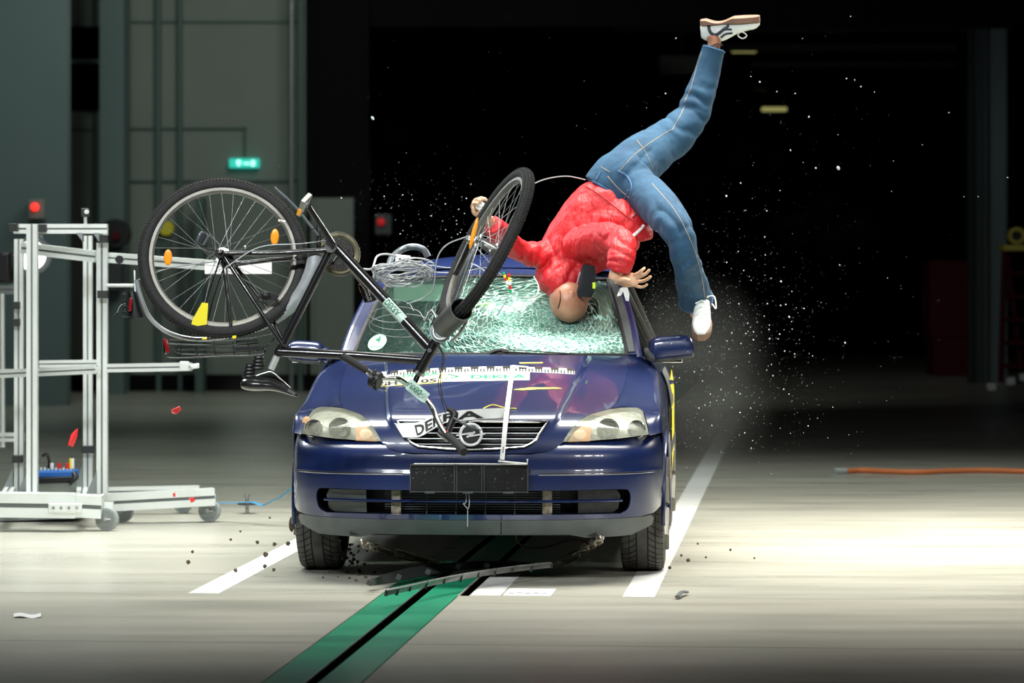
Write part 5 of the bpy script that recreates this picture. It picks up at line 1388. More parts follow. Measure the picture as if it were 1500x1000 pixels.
# hems
bm = B()
for c, ax, r in ((P(1046.5, 69, 16.85), ax1, 17), (P(1020, 441, 16.38), ax2, 25)):
    a = ax.cross(Vector((0, 1, 0))).normalized(); b = a.cross(ax).normalized(); bm = B()
    rr_ = r*16.6/FPX; torus(bm, c-ax*.012, a*1.0, b*(.062/rr_ if r < 20 else .076/rr_), rr_*1.0, .0035, 40, 8); obj('trouser_hem', bm, 'denim_light', jeans)
# --- jacket
kb = B()
chain(kb, [(912, 306, 16.52, 50, .150), (900, 314, 16.52, 61, .165), (880, 330, 16.52, 62, .17), (860, 348, 16.52, 58, .165), (842, 366, 16.52, 50, .15), (826, 388, 16.50, 42, .125), (820, 408, 16.47, 37, .105), (816, 426, 16.44, 26, .085)], 28)
chain(kb, [(905, 325, 16.45, 40, .14), (922, 335, 16.4, 34, .13), (934, 345, 16.38, 24, .10), (936, 352, 16.38, 18, .07)], 22)   # sagging hem at the right
chain(kb, [(845, 362, 16.42, 26, .085), (870, 352, 16.28, 25, .080), (898, 350, 16.12, 23, .075), (911, 357, 16.02, 22, .070), (911, 374, 15.96, 21, .062), (908, 390, 15.94, 18.5, .055), (906, 397, 15.94, 17, .05)], 22)
chain(kb, [(838, 372, 16.55, 32, .10), (808, 376, 16.5, 24, .085), (782, 372, 16.42, 19, .072), (760, 366, 16.34, 17, .066), (742, 353, 16.24, 19, .064), (728, 338, 16.14, 17.5, .058), (720, 328, 16.08, 14, .05)], 22)
chain(kb, [(860, 395, 16.50, 22, .08), (840, 400, 16.45, 30, .10), (812, 415, 16.40, 26, .085), (800, 425, 16.38, 16, .05)], 18)
kb = remeshed(kb, .006, 4)
wrinkle(kb, [(P(905, 350, 16.0), 1.2, .060, .17, .006), (P(860, 365, 16.3), .3, .085, .18, .006), (P(795, 372, 16.4), .25, .060, .16, .006), (P(815, 405, 16.4), 2.6, .060, .20, .008), (P(880, 310, 16.4), 2.4, .13, .25, .007), (P(745, 350, 16.2), .8, .05, .12, .005), (P(905, 385, 15.95), 1.5, .035, .09, .003)], .008, 5, .0022)
jacket = obj('jacket', kb, 'jacket', dummy, label='bright red windbreaker')
rs = lay(jacket, [(945, 327), (938, 335), (928, 346)], .003)
seam(jacket, [(943, 330), (936, 338), (928, 345)], .0075, 'white', jacket, 'reflective_piping')
seam(jacket, [(926, 318), (932, 312)], .004, 'alu_dark', jacket, 'zip_pull', 3)
seam(jacket, [(850, 350), (848, 370), (858, 385), (868, 394)], .0022, 'jacket_dark', jacket, 'sleeve_seam')
seam(jacket, [(857, 272), (875, 283), (900, 302), (920, 318), (940, 333)], .0035, 'jacket_dark', jacket, 'hem_seam')
seam(jacket, [(900, 302), (893, 325), (890, 342)], .002, 'jacket_dark', jacket, 'side_seam')
# neck guard with yellow mark
bm = B(); g0, g1 = P(861, 397, 16.30), P(858, 434, 16.26)
rg = []
for px, py, w_, dp in ((862, 388, 9, .03), (862, 396, 11, .035), (861, 406, 11.5, .04), (860, 417, 12.5, .042), (857, 428, 12.5, .042), (856, 435, 10, .03)): rg.append(ring(bm, P(px, py, 16.29), Vector((1, 0, -.12)).normalized(), Vector((0, 1, 0)), w_*16.3/FPX, dp, 20, 0, .55))
for i in range(len(rg)-1): bridge(bm, rg[i], rg[i+1])
bm.faces.new(rg[0]); bm.faces.new(rg[-1][::-1]); nk = obj('neck_guard', bm, 'velcro', dummy, label='black padded neck guard')
bm = B(); box(bm, P(870, 418, 16.24), (.013, .006, .030)); obj('neck_guard_tab', bm, 'hi_vis', nk)
seam(jacket, [(850, 398), (846, 412), (843, 425)], .0035, 'jacket_cord', jacket, 'collar_cord')
# --- shoes
def shoe(name, heel, toe, ankle, Y0, Y1, up, wd, lab, stripe=True):
    """heel, toe: sole line ends; up: unit vector from sole to ankle"""
    h, t = P(*heel, Y0), P(*toe, Y1); L_ = (t-h); d = L_.normalized(); up = (up-d*up.dot(d)).normalized(); sd_ = d.cross(up).normalized(); Ln = L_.length
    prof = [(0, .070, .030), (.08, .086, .036), (.22, .092, .038), (.36, .092, .038), (.50, .075, .042), (.64, .056, .046), (.80, .045, .046), (.93, .038, .036), (1.0, .022, .018)]
    fine = crom(prof, 4); bm = B(); rings = []
    for x, hh, ww in fine:
        c = h+d*x*Ln+up*(.018+.010*math.sin(PI*min(1, x*1.3))*0); pts = []
        for k in range(20):
            a = 2*PI*k/20; z = math.sin(a); y = math.cos(a); zz = (z+1)/2; tw_ = (1-.38*zz**2) if x < .5 else (1-.2*zz**2)
            pts.append(bm.verts.new(c+sd_*math.copysign(abs(y)**.8, y)*ww*tw_+up*(zz**.9)*hh))
        rings.append(pts)
    for i in range(len(rings)-1): bridge(bm, rings[i], rings[i+1])
    bm.faces.new(rings[0]); bm.faces.new(rings[-1][::-1]); s = obj(name, bm, 'shoe_white', dummy, label=lab)
    bm = B(); sp = [(0, .024), (.06, .036), (.25, .036), (.42, .031), (.62, .046), (.80, .047), (.93, .036), (1.01, .016)]; fine = crom(sp, 4); r0 = []; r1 = []; r2 = []
    for x, ww in fine:
        sag = .017*math.sin(PI*min(1, max(0, (x-.1)/.42))) if x < .52 else -.004
        for rr__, off, k in ((r0, -.004+sag, 1), (r1, .022 if x < .95 else .027, 1.04)):
            c = h+d*x*Ln+up*off; rr__.append((bm.verts.new(c+sd_*ww*k), bm.verts.new(c-sd_*ww*k)))
    for i in range(len(r0)-1):
        (a, b), (c, e) = r0[i], r0[i+1]; (a1_, b1_), (c1_, e1_) = r1[i], r1[i+1]
        bm.faces.new((a, b, e, c)); bm.faces.new((a1_, c1_, e1_, b1_)); bm.faces.new((a, c, c1_, a1_)); bm.faces.new((b, b1_, e1_, e))
    bm.faces.new((r0[0][0], r1[0][0], r1[0][1], r0[0][1])); bm.faces.new((r0[-1][0], r0[-1][1], r1[-1][1], r1[-1][0]))
    obj('sole', bm, 'sole_tan', s, label='tan rubber sole', bevel=.003)
    return s, h, d, up, sd_, Ln
s1, h, d, up, sd_, Ln = shoe('shoe', (1026, 30), (1112, 25), (1047, 62), 16.85, 16.80, Vector((.05, .22, -1)), .04, 'white sneaker pointing right with a dark side emblem')
for pts, r_ in (([(1038, 36), (1039.5, 45), (1044, 50), (1051, 50), (1060, 43), (1068, 37)], .010), ([(1049, 51), (1056, 46), (1063, 43), (1072, 43)], .0075), ([(1056, 55), (1063, 50), (1073, 48.5)], .0065)):
    out = lay(s1, crom(pts, 5), .002); bm = B(); tube(bm, out, [(.003, r_) if False else (r_*.8, .004)]*len(out), 8, up=Vector((0, 1, 0))); obj('shoe_emblem', bm, 'navy', s1)
bm = B(); smooth_tube(bm, [h+d*.62*Ln+up*.085-sd_*.0, h+d*.70*Ln+up*.10-sd_*.02, h+d*.78*Ln+up*.085-sd_*.03, h+d*.70*Ln+up*.065-sd_*.03], .003, 6, closed=True); obj('shoe_lace', bm, 'lace', s1)
bm = B(); tube(bm, [P(1040, 68, 16.80), P(1050, 64, 16.79), P(1058, 66, 16.81)], .004, 6); obj('ankle_bolt', bm, 'plastic_black', dummy)
s2, h, d, up, sd_, Ln = shoe('shoe', (1031, 442), (1027, 497), (1021, 450), 16.46, 16.12, Vector((-.10, -.92, .30)), .045, 'white sneaker hanging toe down beside the wing mirror')
bm = B()
for k in range(5):
    a = h+d*(.40+.09*k)*Ln+up*(.108-.012*k); tube(bm, [a-sd_*.030-up*.004, a+up*.012, a+sd_*.030-up*.004], .0042, 6)
smooth_tube(bm, [h+d*.4*Ln+up*.11-sd_*.02, h+d*.45*Ln+up*.12-sd_*.06, h+d*.62*Ln+up*.09-sd_*.07, h+d*.5*Ln+up*.09-sd_*.05], .003, 6)
smooth_tube(bm, [h+d*.4*Ln+up*.11+sd_*.02, h+d*.35*Ln+up*.12+sd_*.06, h+d*.2*Ln+up*.11+sd_*.07, h+d*.45*Ln+up*.09+sd_*.05], .004, 6)
obj('shoe_lace', bm, 'lace', s2)
# torn white tape hanging from the hand and the wrapped left hand
bm = B(); fl_ = [(911, 421), (919, 421), (922, 431), (921, 441), (917, 440), (916, 432)]
for q in (fl_, [(909, 421), (914, 423), (910, 432), (904, 434), (906, 428)]):
    bm = B(); bm.faces.new([bm.verts.new(P(x, y, 15.93+.01*i)) for i, (x, y) in enumerate(q)]); bmesh.ops.triangulate(bm, faces=bm.faces); obj('hand_tape', bm, 'lace', dummy, solid=.003, smooth=False)
bm = B(); 
torus(bm, P(702, 301, 15.985), Vector((.8, -.2, -.5)).normalized(), Vector((.1, .98, -.1)).normalized(), .029, .010, 24, 8, ry=.022); obj('hand_wrap', bm, 'white_cloth', dummy, label='white wrap around the left hand')
# directional cloth creases in the bump of the jacket: a stretched ridged noise added to the fine one
def creases(mname, sc, rot, dist, strength):
    nt = M[mname].node_tree; N = nt.nodes; L = nt.links; b = N['Principled BSDF']
    tc = N.new('ShaderNodeTexCoord'); mp = N.new('ShaderNodeMapping'); mp.inputs['Scale'].default_value = sc; mp.inputs['Rotation'].default_value = rot
    L.new(tc.outputs['Object'], mp.inputs[0]); n = N.new('ShaderNodeTexNoise'); n.inputs['Scale'].default_value = 1; n.inputs['Detail'].default_value = 2; n.inputs['Distortion'].default_value = 1.2
    L.new(mp.outputs[0], n.inputs['Vector'])
    s = N.new('ShaderNodeMath'); s.operation = 'SUBTRACT'; L.new(n.outputs['Fac'], s.inputs[0]); s.inputs[1].default_value = .5
    a = N.new('ShaderNodeMath'); a.operation = 'ABSOLUTE'; L.new(s.outputs[0], a.inputs[0])
    p = N.new('ShaderNodeMath'); p.operation = 'POWER'; L.new(a.outputs[0], p.inputs[0]); p.inputs[1].default_value = .55
    bp = N.new('ShaderNodeBump'); bp.inputs['Strength'].default_value = strength; bp.inputs['Distance'].default_value = dist
    old = b.inputs['Normal'].links[0].from_socket if b.inputs['Normal'].links else None
    if old: L.new(old, bp.inputs['Normal'])
    L.new(p.outputs[0], bp.inputs['Height']); L.new(bp.outputs[0], b.inputs['Normal'])
creases('jacket', (11, 4, 3.5), (.2, .6, .3), .03, .34)
creases('denim', (9, 3.5, 3), (.1, -.7, .2), .022, .22)
# ================================================================== aluminium carrier cart at the left
rig = empty('aluminium_cart', P(150, 778, 18.0), 'silver aluminium profile cart with small grey wheels beside the bicycle', 'cart')
def profile(name, p, q, w=.058, parent=rig, up=Vector((0, 0, 1)), m='alu', label=None):
    """slotted aluminium profile: four corner bars, slot faces coloured darker as shade"""
    p, q = Vector(p), Vector(q); d = (q-p).normalized()
    if abs(d.dot(up)) > .95: up = Vector((0, 1, 0))
    a = d.cross(up).normalized(); b = a.cross(d).normalized(); h = w/2; s = h*.40; dp = h*.72
    sec = []
    for i in range(4):
        ca, sa = [(1, 0), (0, 1), (-1, 0), (0, -1)][i]
        def rt(x, y): return (x*ca-y*sa, x*sa+y*ca)
        sec += [rt(h, -h), rt(h, -s*.45), rt(dp, -s*.45), rt(dp, s*.45), rt(h, s*.45)]
    bm = B(); r0 = [bm.verts.new(p+a*x+b*y) for x, y in sec]; r1 = [bm.verts.new(q+a*x+b*y) for x, y in sec]
    bridge(bm, r0, r1); bm.faces.ensure_lookup_table()
    for i, f in enumerate(bm.faces):
        if i % 5 in (1, 2, 3): f.material_index = 1
    bm.faces.new(r0[::-1]); bm.faces.new(r1)
    o = obj(name, bm, [m, 'slot_shade'], parent, label=label, bevel=0)
    return o
F_, K_ = 18.05, 18.95
def pp(a, b): return a, b
profile('post', P(47.5, 328, F_), P(47.5, 728, F_)); profile('post', P(150, 328, F_+.2), P(150, 722, F_+.2))
profile('post', P(28, 350, K_), P(28, 728, K_), .05); profile('post', P(129, 345, K_), P(129, 722, K_), .05)
profile('cross_beam', P(20, 335, F_+.08), P(157, 335, F_+.12), .052)
profile('upper_arm', P(34, 363, F_+.45), P(142, 376, F_+.30), .062)
arm = profile('upper_arm', P(158, 377, F_+.28), P(318, 389, F_-.2), .054, label='long upper arm pointing at the bicycle')
bm = B(); px_box(bm, 300, 398, 382, 401, 17.8, .006); obj('arm_plate', bm, 'white', arm)
for px, py in ((175, 380), (226, 384)):
    bm = B(); disc(bm, P(px, py, F_+.10), (0, 1, 0), .022, .03, 16); obj('arm_knob', bm, 'plastic_black', arm)
profile('cross_beam', P(-30, 549, F_+.45), P(142, 541, F_+.1), .045); ma = profile('lower_arm', P(158, 539, F_+.1), P(280, 537, F_+.0), .045)
bm = B(); tube(bm, [P(280, 537, F_), P(292, 535, F_)], .014, 10); box(bm, P(270, 536, F_-.03), (.05, .02, .05)); obj('arm_end', bm, 'alu', ma, bevel=.004)
profile('cross_beam', P(58, 533, K_-.1), P(142, 532, K_-.1), .04)
bm = B(); tube(bm, [P(158, 418, F_+.1), P(197, 418, F_-.1)], .009, 8); obj('thin_rod', bm, 'alu', rig)
# base
profile('base_beam', P(-40, 738, F_-.1), P(112, 740, F_-.1), .13, label='thick front base beam'); profile('base_beam', P(112, 740, F_-.08), P(150, 742, F_-.08), .12)
profile('base_beam', P(150, 736, F_+.45), P(314, 727, F_+.55), .095); profile('base_beam', P(60, 722, K_+.3), P(292, 717, K_+.3), .05)
profile('base_beam', P(118, 737, F_+.0), P(122, 715, K_+.3), .06); profile('base_beam', P(5, 737, F_+.0), P(18, 715, K_+.3), .06)
profile('base_beam', P(-30, 757, F_+.6), P(120, 752, F_+.6), .05, m='alu_dark')
bm = B(); px_box(bm, 71, 120, 737, 750, F_-.19, .02); o = obj('joint_plate', bm, 'alu', rig, bevel=.004)
for k in range(4):
    bm = B(); disc(bm, P(78+k*11.5, 743.5, F_-.205), (0, 1, 0), .008, .01, 10); obj('bolt', bm, 'steel', o)
def gusset(px0, px1, py0, py1, Y):
    bm = B(); a, b, c = P(px0, py1, Y), P(px1, py1, Y), P(px1, py0, Y); t = Vector((0, .03, 0))
    v = [bm.verts.new(q+s*t) for s in (-1, 1) for q in (a, b, c)]; bm.faces.new(v[:3]); bm.faces.new(v[3:][::-1])
    for i in range(3): bm.faces.new((v[i], v[(i+1) % 3], v[(i+1) % 3+3], v[i+3]))
    obj('gusset', bm, 'alu_dark', rig)
gusset(1, 20, 685, 725, K_); gusset(24, 41, 690, 725, F_+.05); gusset(104, 122, 680, 722, K_); gusset(127, 143, 688, 722, F_+.2)
for q in ((112, 122, 341, 354), (137, 146, 341, 354), (55, 63, 341, 350)):
    gusset(q[0], q[1], q[3], q[2], F_+.1)
for px, py, Y, w_ in ((62, 334, F_+.05, 12), (150, 350, F_+.13, 15), (151, 431, F_+.13, 15), (24, 447, K_-.06, 9), (24, 472, K_-.06, 9), (26, 672, K_-.06, 14), (129, 658, K_-.06, 16), (20, 333, F_+0, 12)):
    bm = B(); box(bm, P(px, py, Y), (w_*Y/FPX*1.05, .062, .042)); obj('tape_band', bm, 'tape_black', rig, bevel=.002)
def castor(px, py, r, Y, tilt=0):
    c = P(px, py, Y); c.z = r+.001; bm = B(); disc(bm, c, (.25, 1, 0), r, .035, 32); wv = obj('castor', bm, 'wheel_grey', rig, bevel=.004)
    nn = Vector((.25, 1, 0)).normalized()
    bm = B(); disc(bm, c-nn*.019, nn, r*.78, .004, 28); obj('castor_disc', bm, 'alu_dark', wv)
    bm = B(); disc(bm, c-nn*.024, nn, r*.2, .02, 12); tube(bm, [c-nn*.03, c-nn*.03+Vector((.03, 0, 0))], .006, 8); obj('castor_axle', bm, 'steel', wv)
    bm = B(); box(bm, c+nn*.02+Vector((0, .01, r*.8)), (.05, .03, r*1.2)); obj('castor_fork', bm, 'alu', wv)
castor(157, 762, .063, 17.98); castor(180, 752, .060, 18.62); castor(307, 748, .062, 18.65); castor(268, 742, .055, 19.35)
# blue equipment box with connectors on the base
e = empty('data_recorder', P(83, 715, 18.5), 'blue and black measuring box with plugs on the cart base', 'recorder')
bm = B(); box(bm, P(84, 693, 18.5), (.21, .22, .030), Matrix.Rotation(-.03, 3, 'Y')); obj('blue_housing', bm, 'box_blue', e, bevel=.004)
bm = B(); box(bm, P(82, 701, 18.5), (.22, .24, .03), Matrix.Rotation(-.05, 3, 'Y')); obj('black_tray', bm, 'plastic_black', e, bevel=.004)
bm = B(); box(bm, P(82, 713, 18.5), (.20, .22, .065)); obj('foam_block', bm, 'wall_paint', e, bevel=.01)
for k in range(9):
    bm = B(); tube(bm, [P(60+k*5.5, 688.5, 18.42), P(60+k*5.5, 684.5, 18.42)], .007, 8); obj('socket', bm, 'alu', e)
for px, m in ((76, 'white'), (87, 'red_plastic'), (99, 'red_plastic'), (106, 'white'), (104, 'yellow')):
    bm = B(); tube(bm, [P(px, 686, 18.42), P(px, 671 if px > 100 else 678, 18.42)], .010, 8); obj('plug', bm, m, e)
bm = B(); smooth_tube(bm, [P(62, 668, 18.42), P(68, 664, 18.42), P(72, 675, 18.42), P(71, 686, 18.42)], .008, 8); obj('power_lead', bm, 'plastic_black', e)
bm = B(); smooth_tube(bm, [P(108, 692, 18.4), P(110, 700, 18.38), P(102, 708, 18.38)], .014, 8); obj('cable_end', bm, 'plastic_black', e)
# action camera on top
e = empty('action_camera', P(125, 328, F_+.1), 'tiny camera standing on top of the aluminium cart', 'camera')
bm = B(); box(bm, P(125, 311, F_+.1), (.040, .04, .045)); obj('camera_body', bm, 'plastic_dark', e, bevel=.005)
bm = B(); tube(bm, [P(125, 318, F_+.1), P(125, 328, F_+.1)], .009, 8); obj('camera_mount', bm, 'alu', e)
bm = B(); disc(bm, P(127, 310, F_+.07), (0, 1, 0), .012, .02, 14); obj('camera_lens', bm, 'alu', e)
# bright lamp behind the rig
e = empty('spot_lamp', P(50, 420, 22), 'bright white round lamp shining behind the cart posts', 'lamp')
bm = B(); disc(bm, P(46, 374, 21.9), (.15, 1, 0), .095, .02, 28); obj('lamp_glass', bm, 'lamp_white', e)
bm = B(); tube(bm, [P(48, 374, 21.95), P(51, 374, 22.15)], [.125, .11], 28); obj('lamp_housing', bm, 'lamp_body', e)
bm = B(); smooth_tube(bm, [P(48, 400, 22.1), P(50, 500, 22.2), P(50, 690, 22.2)], .02, 8); obj('lamp_stand', bm, 'lamp_body', e)
# second frame at the left edge
sf = empty('aluminium_stand', P(0, 700, 20.5), 'pale aluminium stand cut off by the left edge behind the cart', 'stand')
Y = 20.6
profile('post', P(1, 430, Y), P(2, 655, Y), .045, sf); profile('rail', P(-60, 640, Y), P(36, 640, Y), .055, sf); profile('rail', P(-60, 424, Y+.3), P(36, 424, Y+.3), .06, sf, m='alu_dark')
profile('rail', P(-60, 545, Y), P(20, 545, Y), .04, sf); profile('post', P(-25, 420, Y), P(-25, 690, Y), .05, sf)
profile('leg', P(-25, 691, Y), fl(-25, 412+FPX*CAMZ/Y), .05, sf)
bm = B(); box(bm, P(8, 392, Y+.3), (.09, .2, .19)); o = obj('dark_monitor', bm, 'plastic_black', bevel=.02); tag(o, 'dark blurred device resting on the rail at the left edge', 'monitor')
# blue strap running from the cart to the tripod foot and behind the car
bm = B(); tube(bm, [P(316, 737, 18.7), P(345, 736, 18.6), P(370, 735, 18.5), P(385, 740, 18.4), P(410, 728, 18.3), P(436, 709, 18.2)], [(.0028, .014)]*6, 8, up=Vector((0, 1, 0))); o = obj('strap', bm, 'strap_blue', base=True); tag(o, 'light blue strap stretched from the cart towards the car', 'strap')
e = empty('floor_anchor', fl(362, 752), 'small metal anchor peg standing on the floor under the blue strap', 'peg')
q = fl(362, 752); bm = B(); tube(bm, [q, q+Vector((0, 0, .10))], .011, 10); obj('peg', bm, 'steel', e)
bm = B(); disc(bm, q+Vector((0, 0, .055)), (0, 0, 1), .055, .008, 24); obj('flange', bm, 'plastic_dark', e)
bm = B(); disc(bm, q+Vector((0, 0, .105)), (0, 0, 1), .018, .015, 14); obj('cap', bm, 'steel', e)
# low black box added to give the dark recess seen on the floor
bm = B(); box(bm, (P(60, 765, 18.9).x, 18.9, .05), (.5, .5, .06)); o = obj('dark_recess_box', bm, 'plastic_black', rig, bevel=.01)
# ================================================================== things lying on the bonnet, roof and floor
def hood_pt(px, py, off=.0):
    p = hit(px, py, F, .8); dv = (F(p.x, p.z+.002)-F(p.x, p.z-.002))/.004
    n = Vector((0, -1, dv)).normalized(); return p+n*off
def W(p): return c2w(p)
# measuring tape strip with black ticks
def hstrip(name, x0, x1, yt0, yt1, yb0, yb1, off, m, nx=24, ny=3, parent=None, solid=.0012, label=None):
    bm = B()
    def fn(a, b):
        x = x0+(x1-x0)*a; t = yt0+(yt1-yt0)*a; bt_ = yb0+(yb1-yb0)*a; return W(hood_pt(x, bt_+(t-bt_)*b, off))
    grid(bm, fn, nx, ny); return obj(name, bm, m, parent, solid=solid, label=label)
TT = [(559, 545.6), (600, 542.4), (650, 539.7), (700, 538.0), (740, 537.5), (790, 538.8), (842, 541.3)]
def tpt(x, k, off): y0 = interp(TT, x); return W(hood_pt(x, y0+(1-k)*7.4, off))
bm = B(); grid(bm, lambda a, b: tpt(559+283*a, b, .0030), 40, 3); tape = obj('measuring_tape', bm, 'white', solid=.0012); tag(tape, 'white strip with black measuring ticks stuck across the top of the bonnet', 'tape')
bm = B()
for k in range(24):
    x = 560+k*11.75; w_ = 11.75
    if k % 2: grid(bm, lambda a, b: tpt(x+w_*a, .56+.44*b, .0055), 3, 2)
    for j in ((0, 1, 2) if k % 2 else (0, 1)):
        xx = x+(1.0+j*4.1 if k % 2 else 2.6+j*4.4); grid(bm, lambda a, b: tpt(xx+2.0*a, .02+.56*b, .0055), 1, 2)
obj('tape_ticks', bm, 'ink_black', tape, smooth=False)
s1_ = hstrip('advert_sticker', 648, 776, 547.4, 545.4, 560, 557.6, .0040, 'white'); tag(s1_, 'long white sticker with green DEKRA lettering on the bonnet', 'sticker')
bm = letters('DEKRA', lambda a, b: W(hood_pt(690+80*a, 556.0-.8*a-5.6*b, .0055)), .03); obj('lettering', bm, 'ink_green', s1_, smooth=False)
bm = B(); tube(bm, [W(hood_pt(*q, .006)) for q in ((653, 557.5), (657, 550), (671, 553.5))], [(.0045, .0015)]*3, 6, closed=True); obj('triangle_mark', bm, 'ink_green', s1_)
s2_ = hstrip('test_sticker', 548, 647, 551, 546, 568, 561.5, .0040, 'cream'); tag(s2_, 'cream sticker reading SH 05 stuck on the bonnet behind the handlebar', 'sticker')
bm = letters('DEKRA', lambda a, b: W(hood_pt(590+52*a, 554.5-3.8*a-4.6*b, .0055)), .03); obj('lettering', bm, 'ink_green', s2_, smooth=False)
bm = letters('SH', lambda a, b: W(hood_pt(558+24*a, 566.5-1.5*a-6*b, .0055)), .04); obj('lettering', bm, 'ink_black', s2_, smooth=False)
bm = letters('05', lambda a, b: W(hood_pt(616+24*a, 562.5-1.5*a-5.6*b, .0055)), .04); obj('lettering', bm, 'ink_black', s2_, smooth=False)
bm = letters('CRASH TEST', lambda a, b: W(hood_pt(612+28*a, 556.8-1.5*a-1.8*b, .0055)), .0); obj('lettering', bm, 'yellow_tape', s2_, smooth=False) if False else bm.free()
bm = B(); tube(bm, [W(hood_pt(x, y, .005)) for x, y in ((549, 568), (580, 565.6), (614, 563.2), (647, 561), (647, 548))], .0022, 6); obj('yellow_border', bm, 'yellow', s2_)
# yellow tape pieces
for q, lb in (([(752, 571.5), (778, 568.3), (815, 568.6), (824, 570.2), (790, 571.0), (765, 572.6)], 'longer yellow tape strip on the bonnet below the white sticker'), ([(760, 532), (795, 531.5), (795, 533), (762, 533.5)], 'thin yellow tape strip just below the windscreen')):
    bm = B(); bm.faces.new([bm.verts.new(W(hood_pt(x, y, .004))) for x, y in q]); bmesh.ops.triangulate(bm, faces=bm.faces); o = obj('tape_strip', bm, 'yellow_tape', solid=.001, smooth=False); tag(o, lb, 'tape', 'yellow tape strips')
bm = B(); smooth_tube(bm, [W(hood_pt(708, 600, .006)), W(hood_pt(722, 596.5, .012)), W(hood_pt(740, 599, .006)), W(hood_pt(757, 600, .006))], .003, 6); o = obj('tape_strip', bm, 'yellow_tape'); tag(o, 'narrow crumpled yellow tape lying above the white bent sign', 'tape', 'yellow tape strips')
# bent white sign draped over the grille
def sgn_pt(a, b, off=0):
    tp = crom([(577, 619.5), (597, 619.5), (612, 618.5), (632, 610), (652, 603.5), (690, 599.5), (735, 597.5), (739, 600)], 4); bt_ = crom([(590, 640.5), (605, 641), (616, 639.5), (633, 630), (652, 619.5), (690, 615.5), (735, 612.5), (746, 612)], 4)
    i = a*(len(tp)-1); j = int(min(i, len(tp)-2)); f = i-j
    T_ = (tp[j][0]+(tp[j+1][0]-tp[j][0])*f, tp[j][1]+(tp[j+1][1]-tp[j][1])*f); D_ = (bt_[j][0]+(bt_[j+1][0]-bt_[j][0])*f, bt_[j][1]+(bt_[j+1][1]-bt_[j][1])*f)
    x, y = D_[0]+(T_[0]-D_[0])*b, D_[1]+(T_[1]-D_[1])*b; h = hit(x, y, F, .2); v = min(h.y, .115)-.030-.012*math.sin(PI*a)-off; return W(cl(x, y, v))
bm = B(); grid(bm, lambda a, b: sgn_pt(a, b), 40, 4); sgn = obj('bent_sign', bm, 'white', solid=.002); tag(sgn, 'bent white plate with black DEKRA letters draped over the grille', 'sign')
bm = letters('DEKRA', lambda a, b: sgn_pt(.23+.54*a, .14+.72*b, .004), .03); obj('lettering', bm, 'ink_black', sgn, smooth=False)
bm = B(); tube(bm, [sgn_pt(0, 1, .002)]+[sgn_pt(i/24, 0, .003) for i in range(25)], .0016, 5); obj('sign_edge', bm, 'ink_black', sgn)
# white folding rule standing over bonnet edge
def rpt(px, py, v): return W(cl(px, py, v))
bm = B()
top_ = hood_pt(751, 540, .012); mid_ = hit(742.5, 610, F, .2); 
seg = [W(hood_pt(773, 546, .01)), W(hood_pt(773, 541, .012)), W(hood_pt(751, 540, .014))]
tube(bm, seg, .004, 6); rl = None
q = [(751.5, 540, top_.y-.01), (746.5, 575, None), (741.5, 612, .02), (735, 675, -.06)]
pts = [W(hood_pt(751, 540, .014)), W(hood_pt(746.5, 575, .012)), rpt(742, 606, .06), rpt(739, 635, -.02), rpt(735.5, 673, -.055)]
tube(bm, [Vector(p) for p in crom(pts, 5)], [(.0105, .003)]*21, 6, up=Vector((0, 1, 0)))
tube(bm, [rpt(730, 675, -.055), rpt(750, 677, -.055), rpt(772.5, 679, -.055), rpt(772.5, 672, -.055)], .0042, 6)
rl = obj('folding_rule', bm, 'white'); tag(rl, 'white bent folding rule reaching from the bonnet down to the plate carrier', 'rule')
bm = B()
for px, py in ((747.8, 568), (743.5, 597), (738, 650)):
    c = rpt(px, py, None or (.30 if py < 580 else .07 if py < 620 else -.045))
for px, py, v in ((748, 560, None), (744, 592, None), (737.3, 652, -.045)):
    pass
for px, py in ((747.5, 552), (743.6, 590), (737.6, 655)):
    c = W(hood_pt(px, py, .022)) if py < 600 else rpt(px, py, -.050)
    for k in range(4): box(bm, c+Vector((-.001*k, -.003, -.007*k)), (.005, .002, .004))
obj('rule_print', bm, 'ink_black', rl)
# roof: bundle of grey cable, a white connector box, an arch of hose
random.seed(11)
bm = B()
for k in range(16):
    cx_, cy_ = 590+random.uniform(-5, 5), 399+random.uniform(-7, 8); a_, b_ = random.uniform(30, 44), random.uniform(7, 15); ph = random.uniform(0, 6); tl = random.uniform(-.25, .02)
    pts = []
    for i in range(22):
        t = 2*PI*i/22+ph; x = a_*math.cos(t)*(1+.06*math.sin(3*t+k)); y = b_*math.sin(t)+2.2*math.sin(4*t+k); x2 = x*math.cos(tl)-y*math.sin(tl); y2 = x*math.sin(tl)+y*math.cos(tl)
        pts.append(P(cx_+x2, cy_+y2, 15.9+.06*math.sin(t)+random.uniform(-.02, .02)))
    smooth_tube(bm, pts, .0032, 6, 3, closed=True)
cb = obj('cable_bundle', bm, 'cable_grey'); tag(cb, 'tangled coil of grey cable above the left edge of the windscreen', 'cable'); cb['kind'] = 'stuff'
bm = B(); smooth_tube(bm, [P(532, 394, 15.9), P(545, 393, 15.9), P(552, 376, 15.95), P(565, 372, 16), P(580, 375, 16.1)], .005, 8)
o = obj('loose_cable', bm, 'cable_grey'); tag(o, 'thick grey cable end curving up left of the cable coil', 'cable')
bm = B(); smooth_tube(bm, [P(569, 394, 16.3), P(574, 378, 16.4), P(588, 366, 16.5), P(604, 361, 16.5), P(620, 365, 16.5), P(627, 376, 16.5)], .016, 12)
o = obj('hose_arch', bm, 'gunmetal'); tag(o, 'grey hose arching over the roof edge behind the cable coil', 'hose')
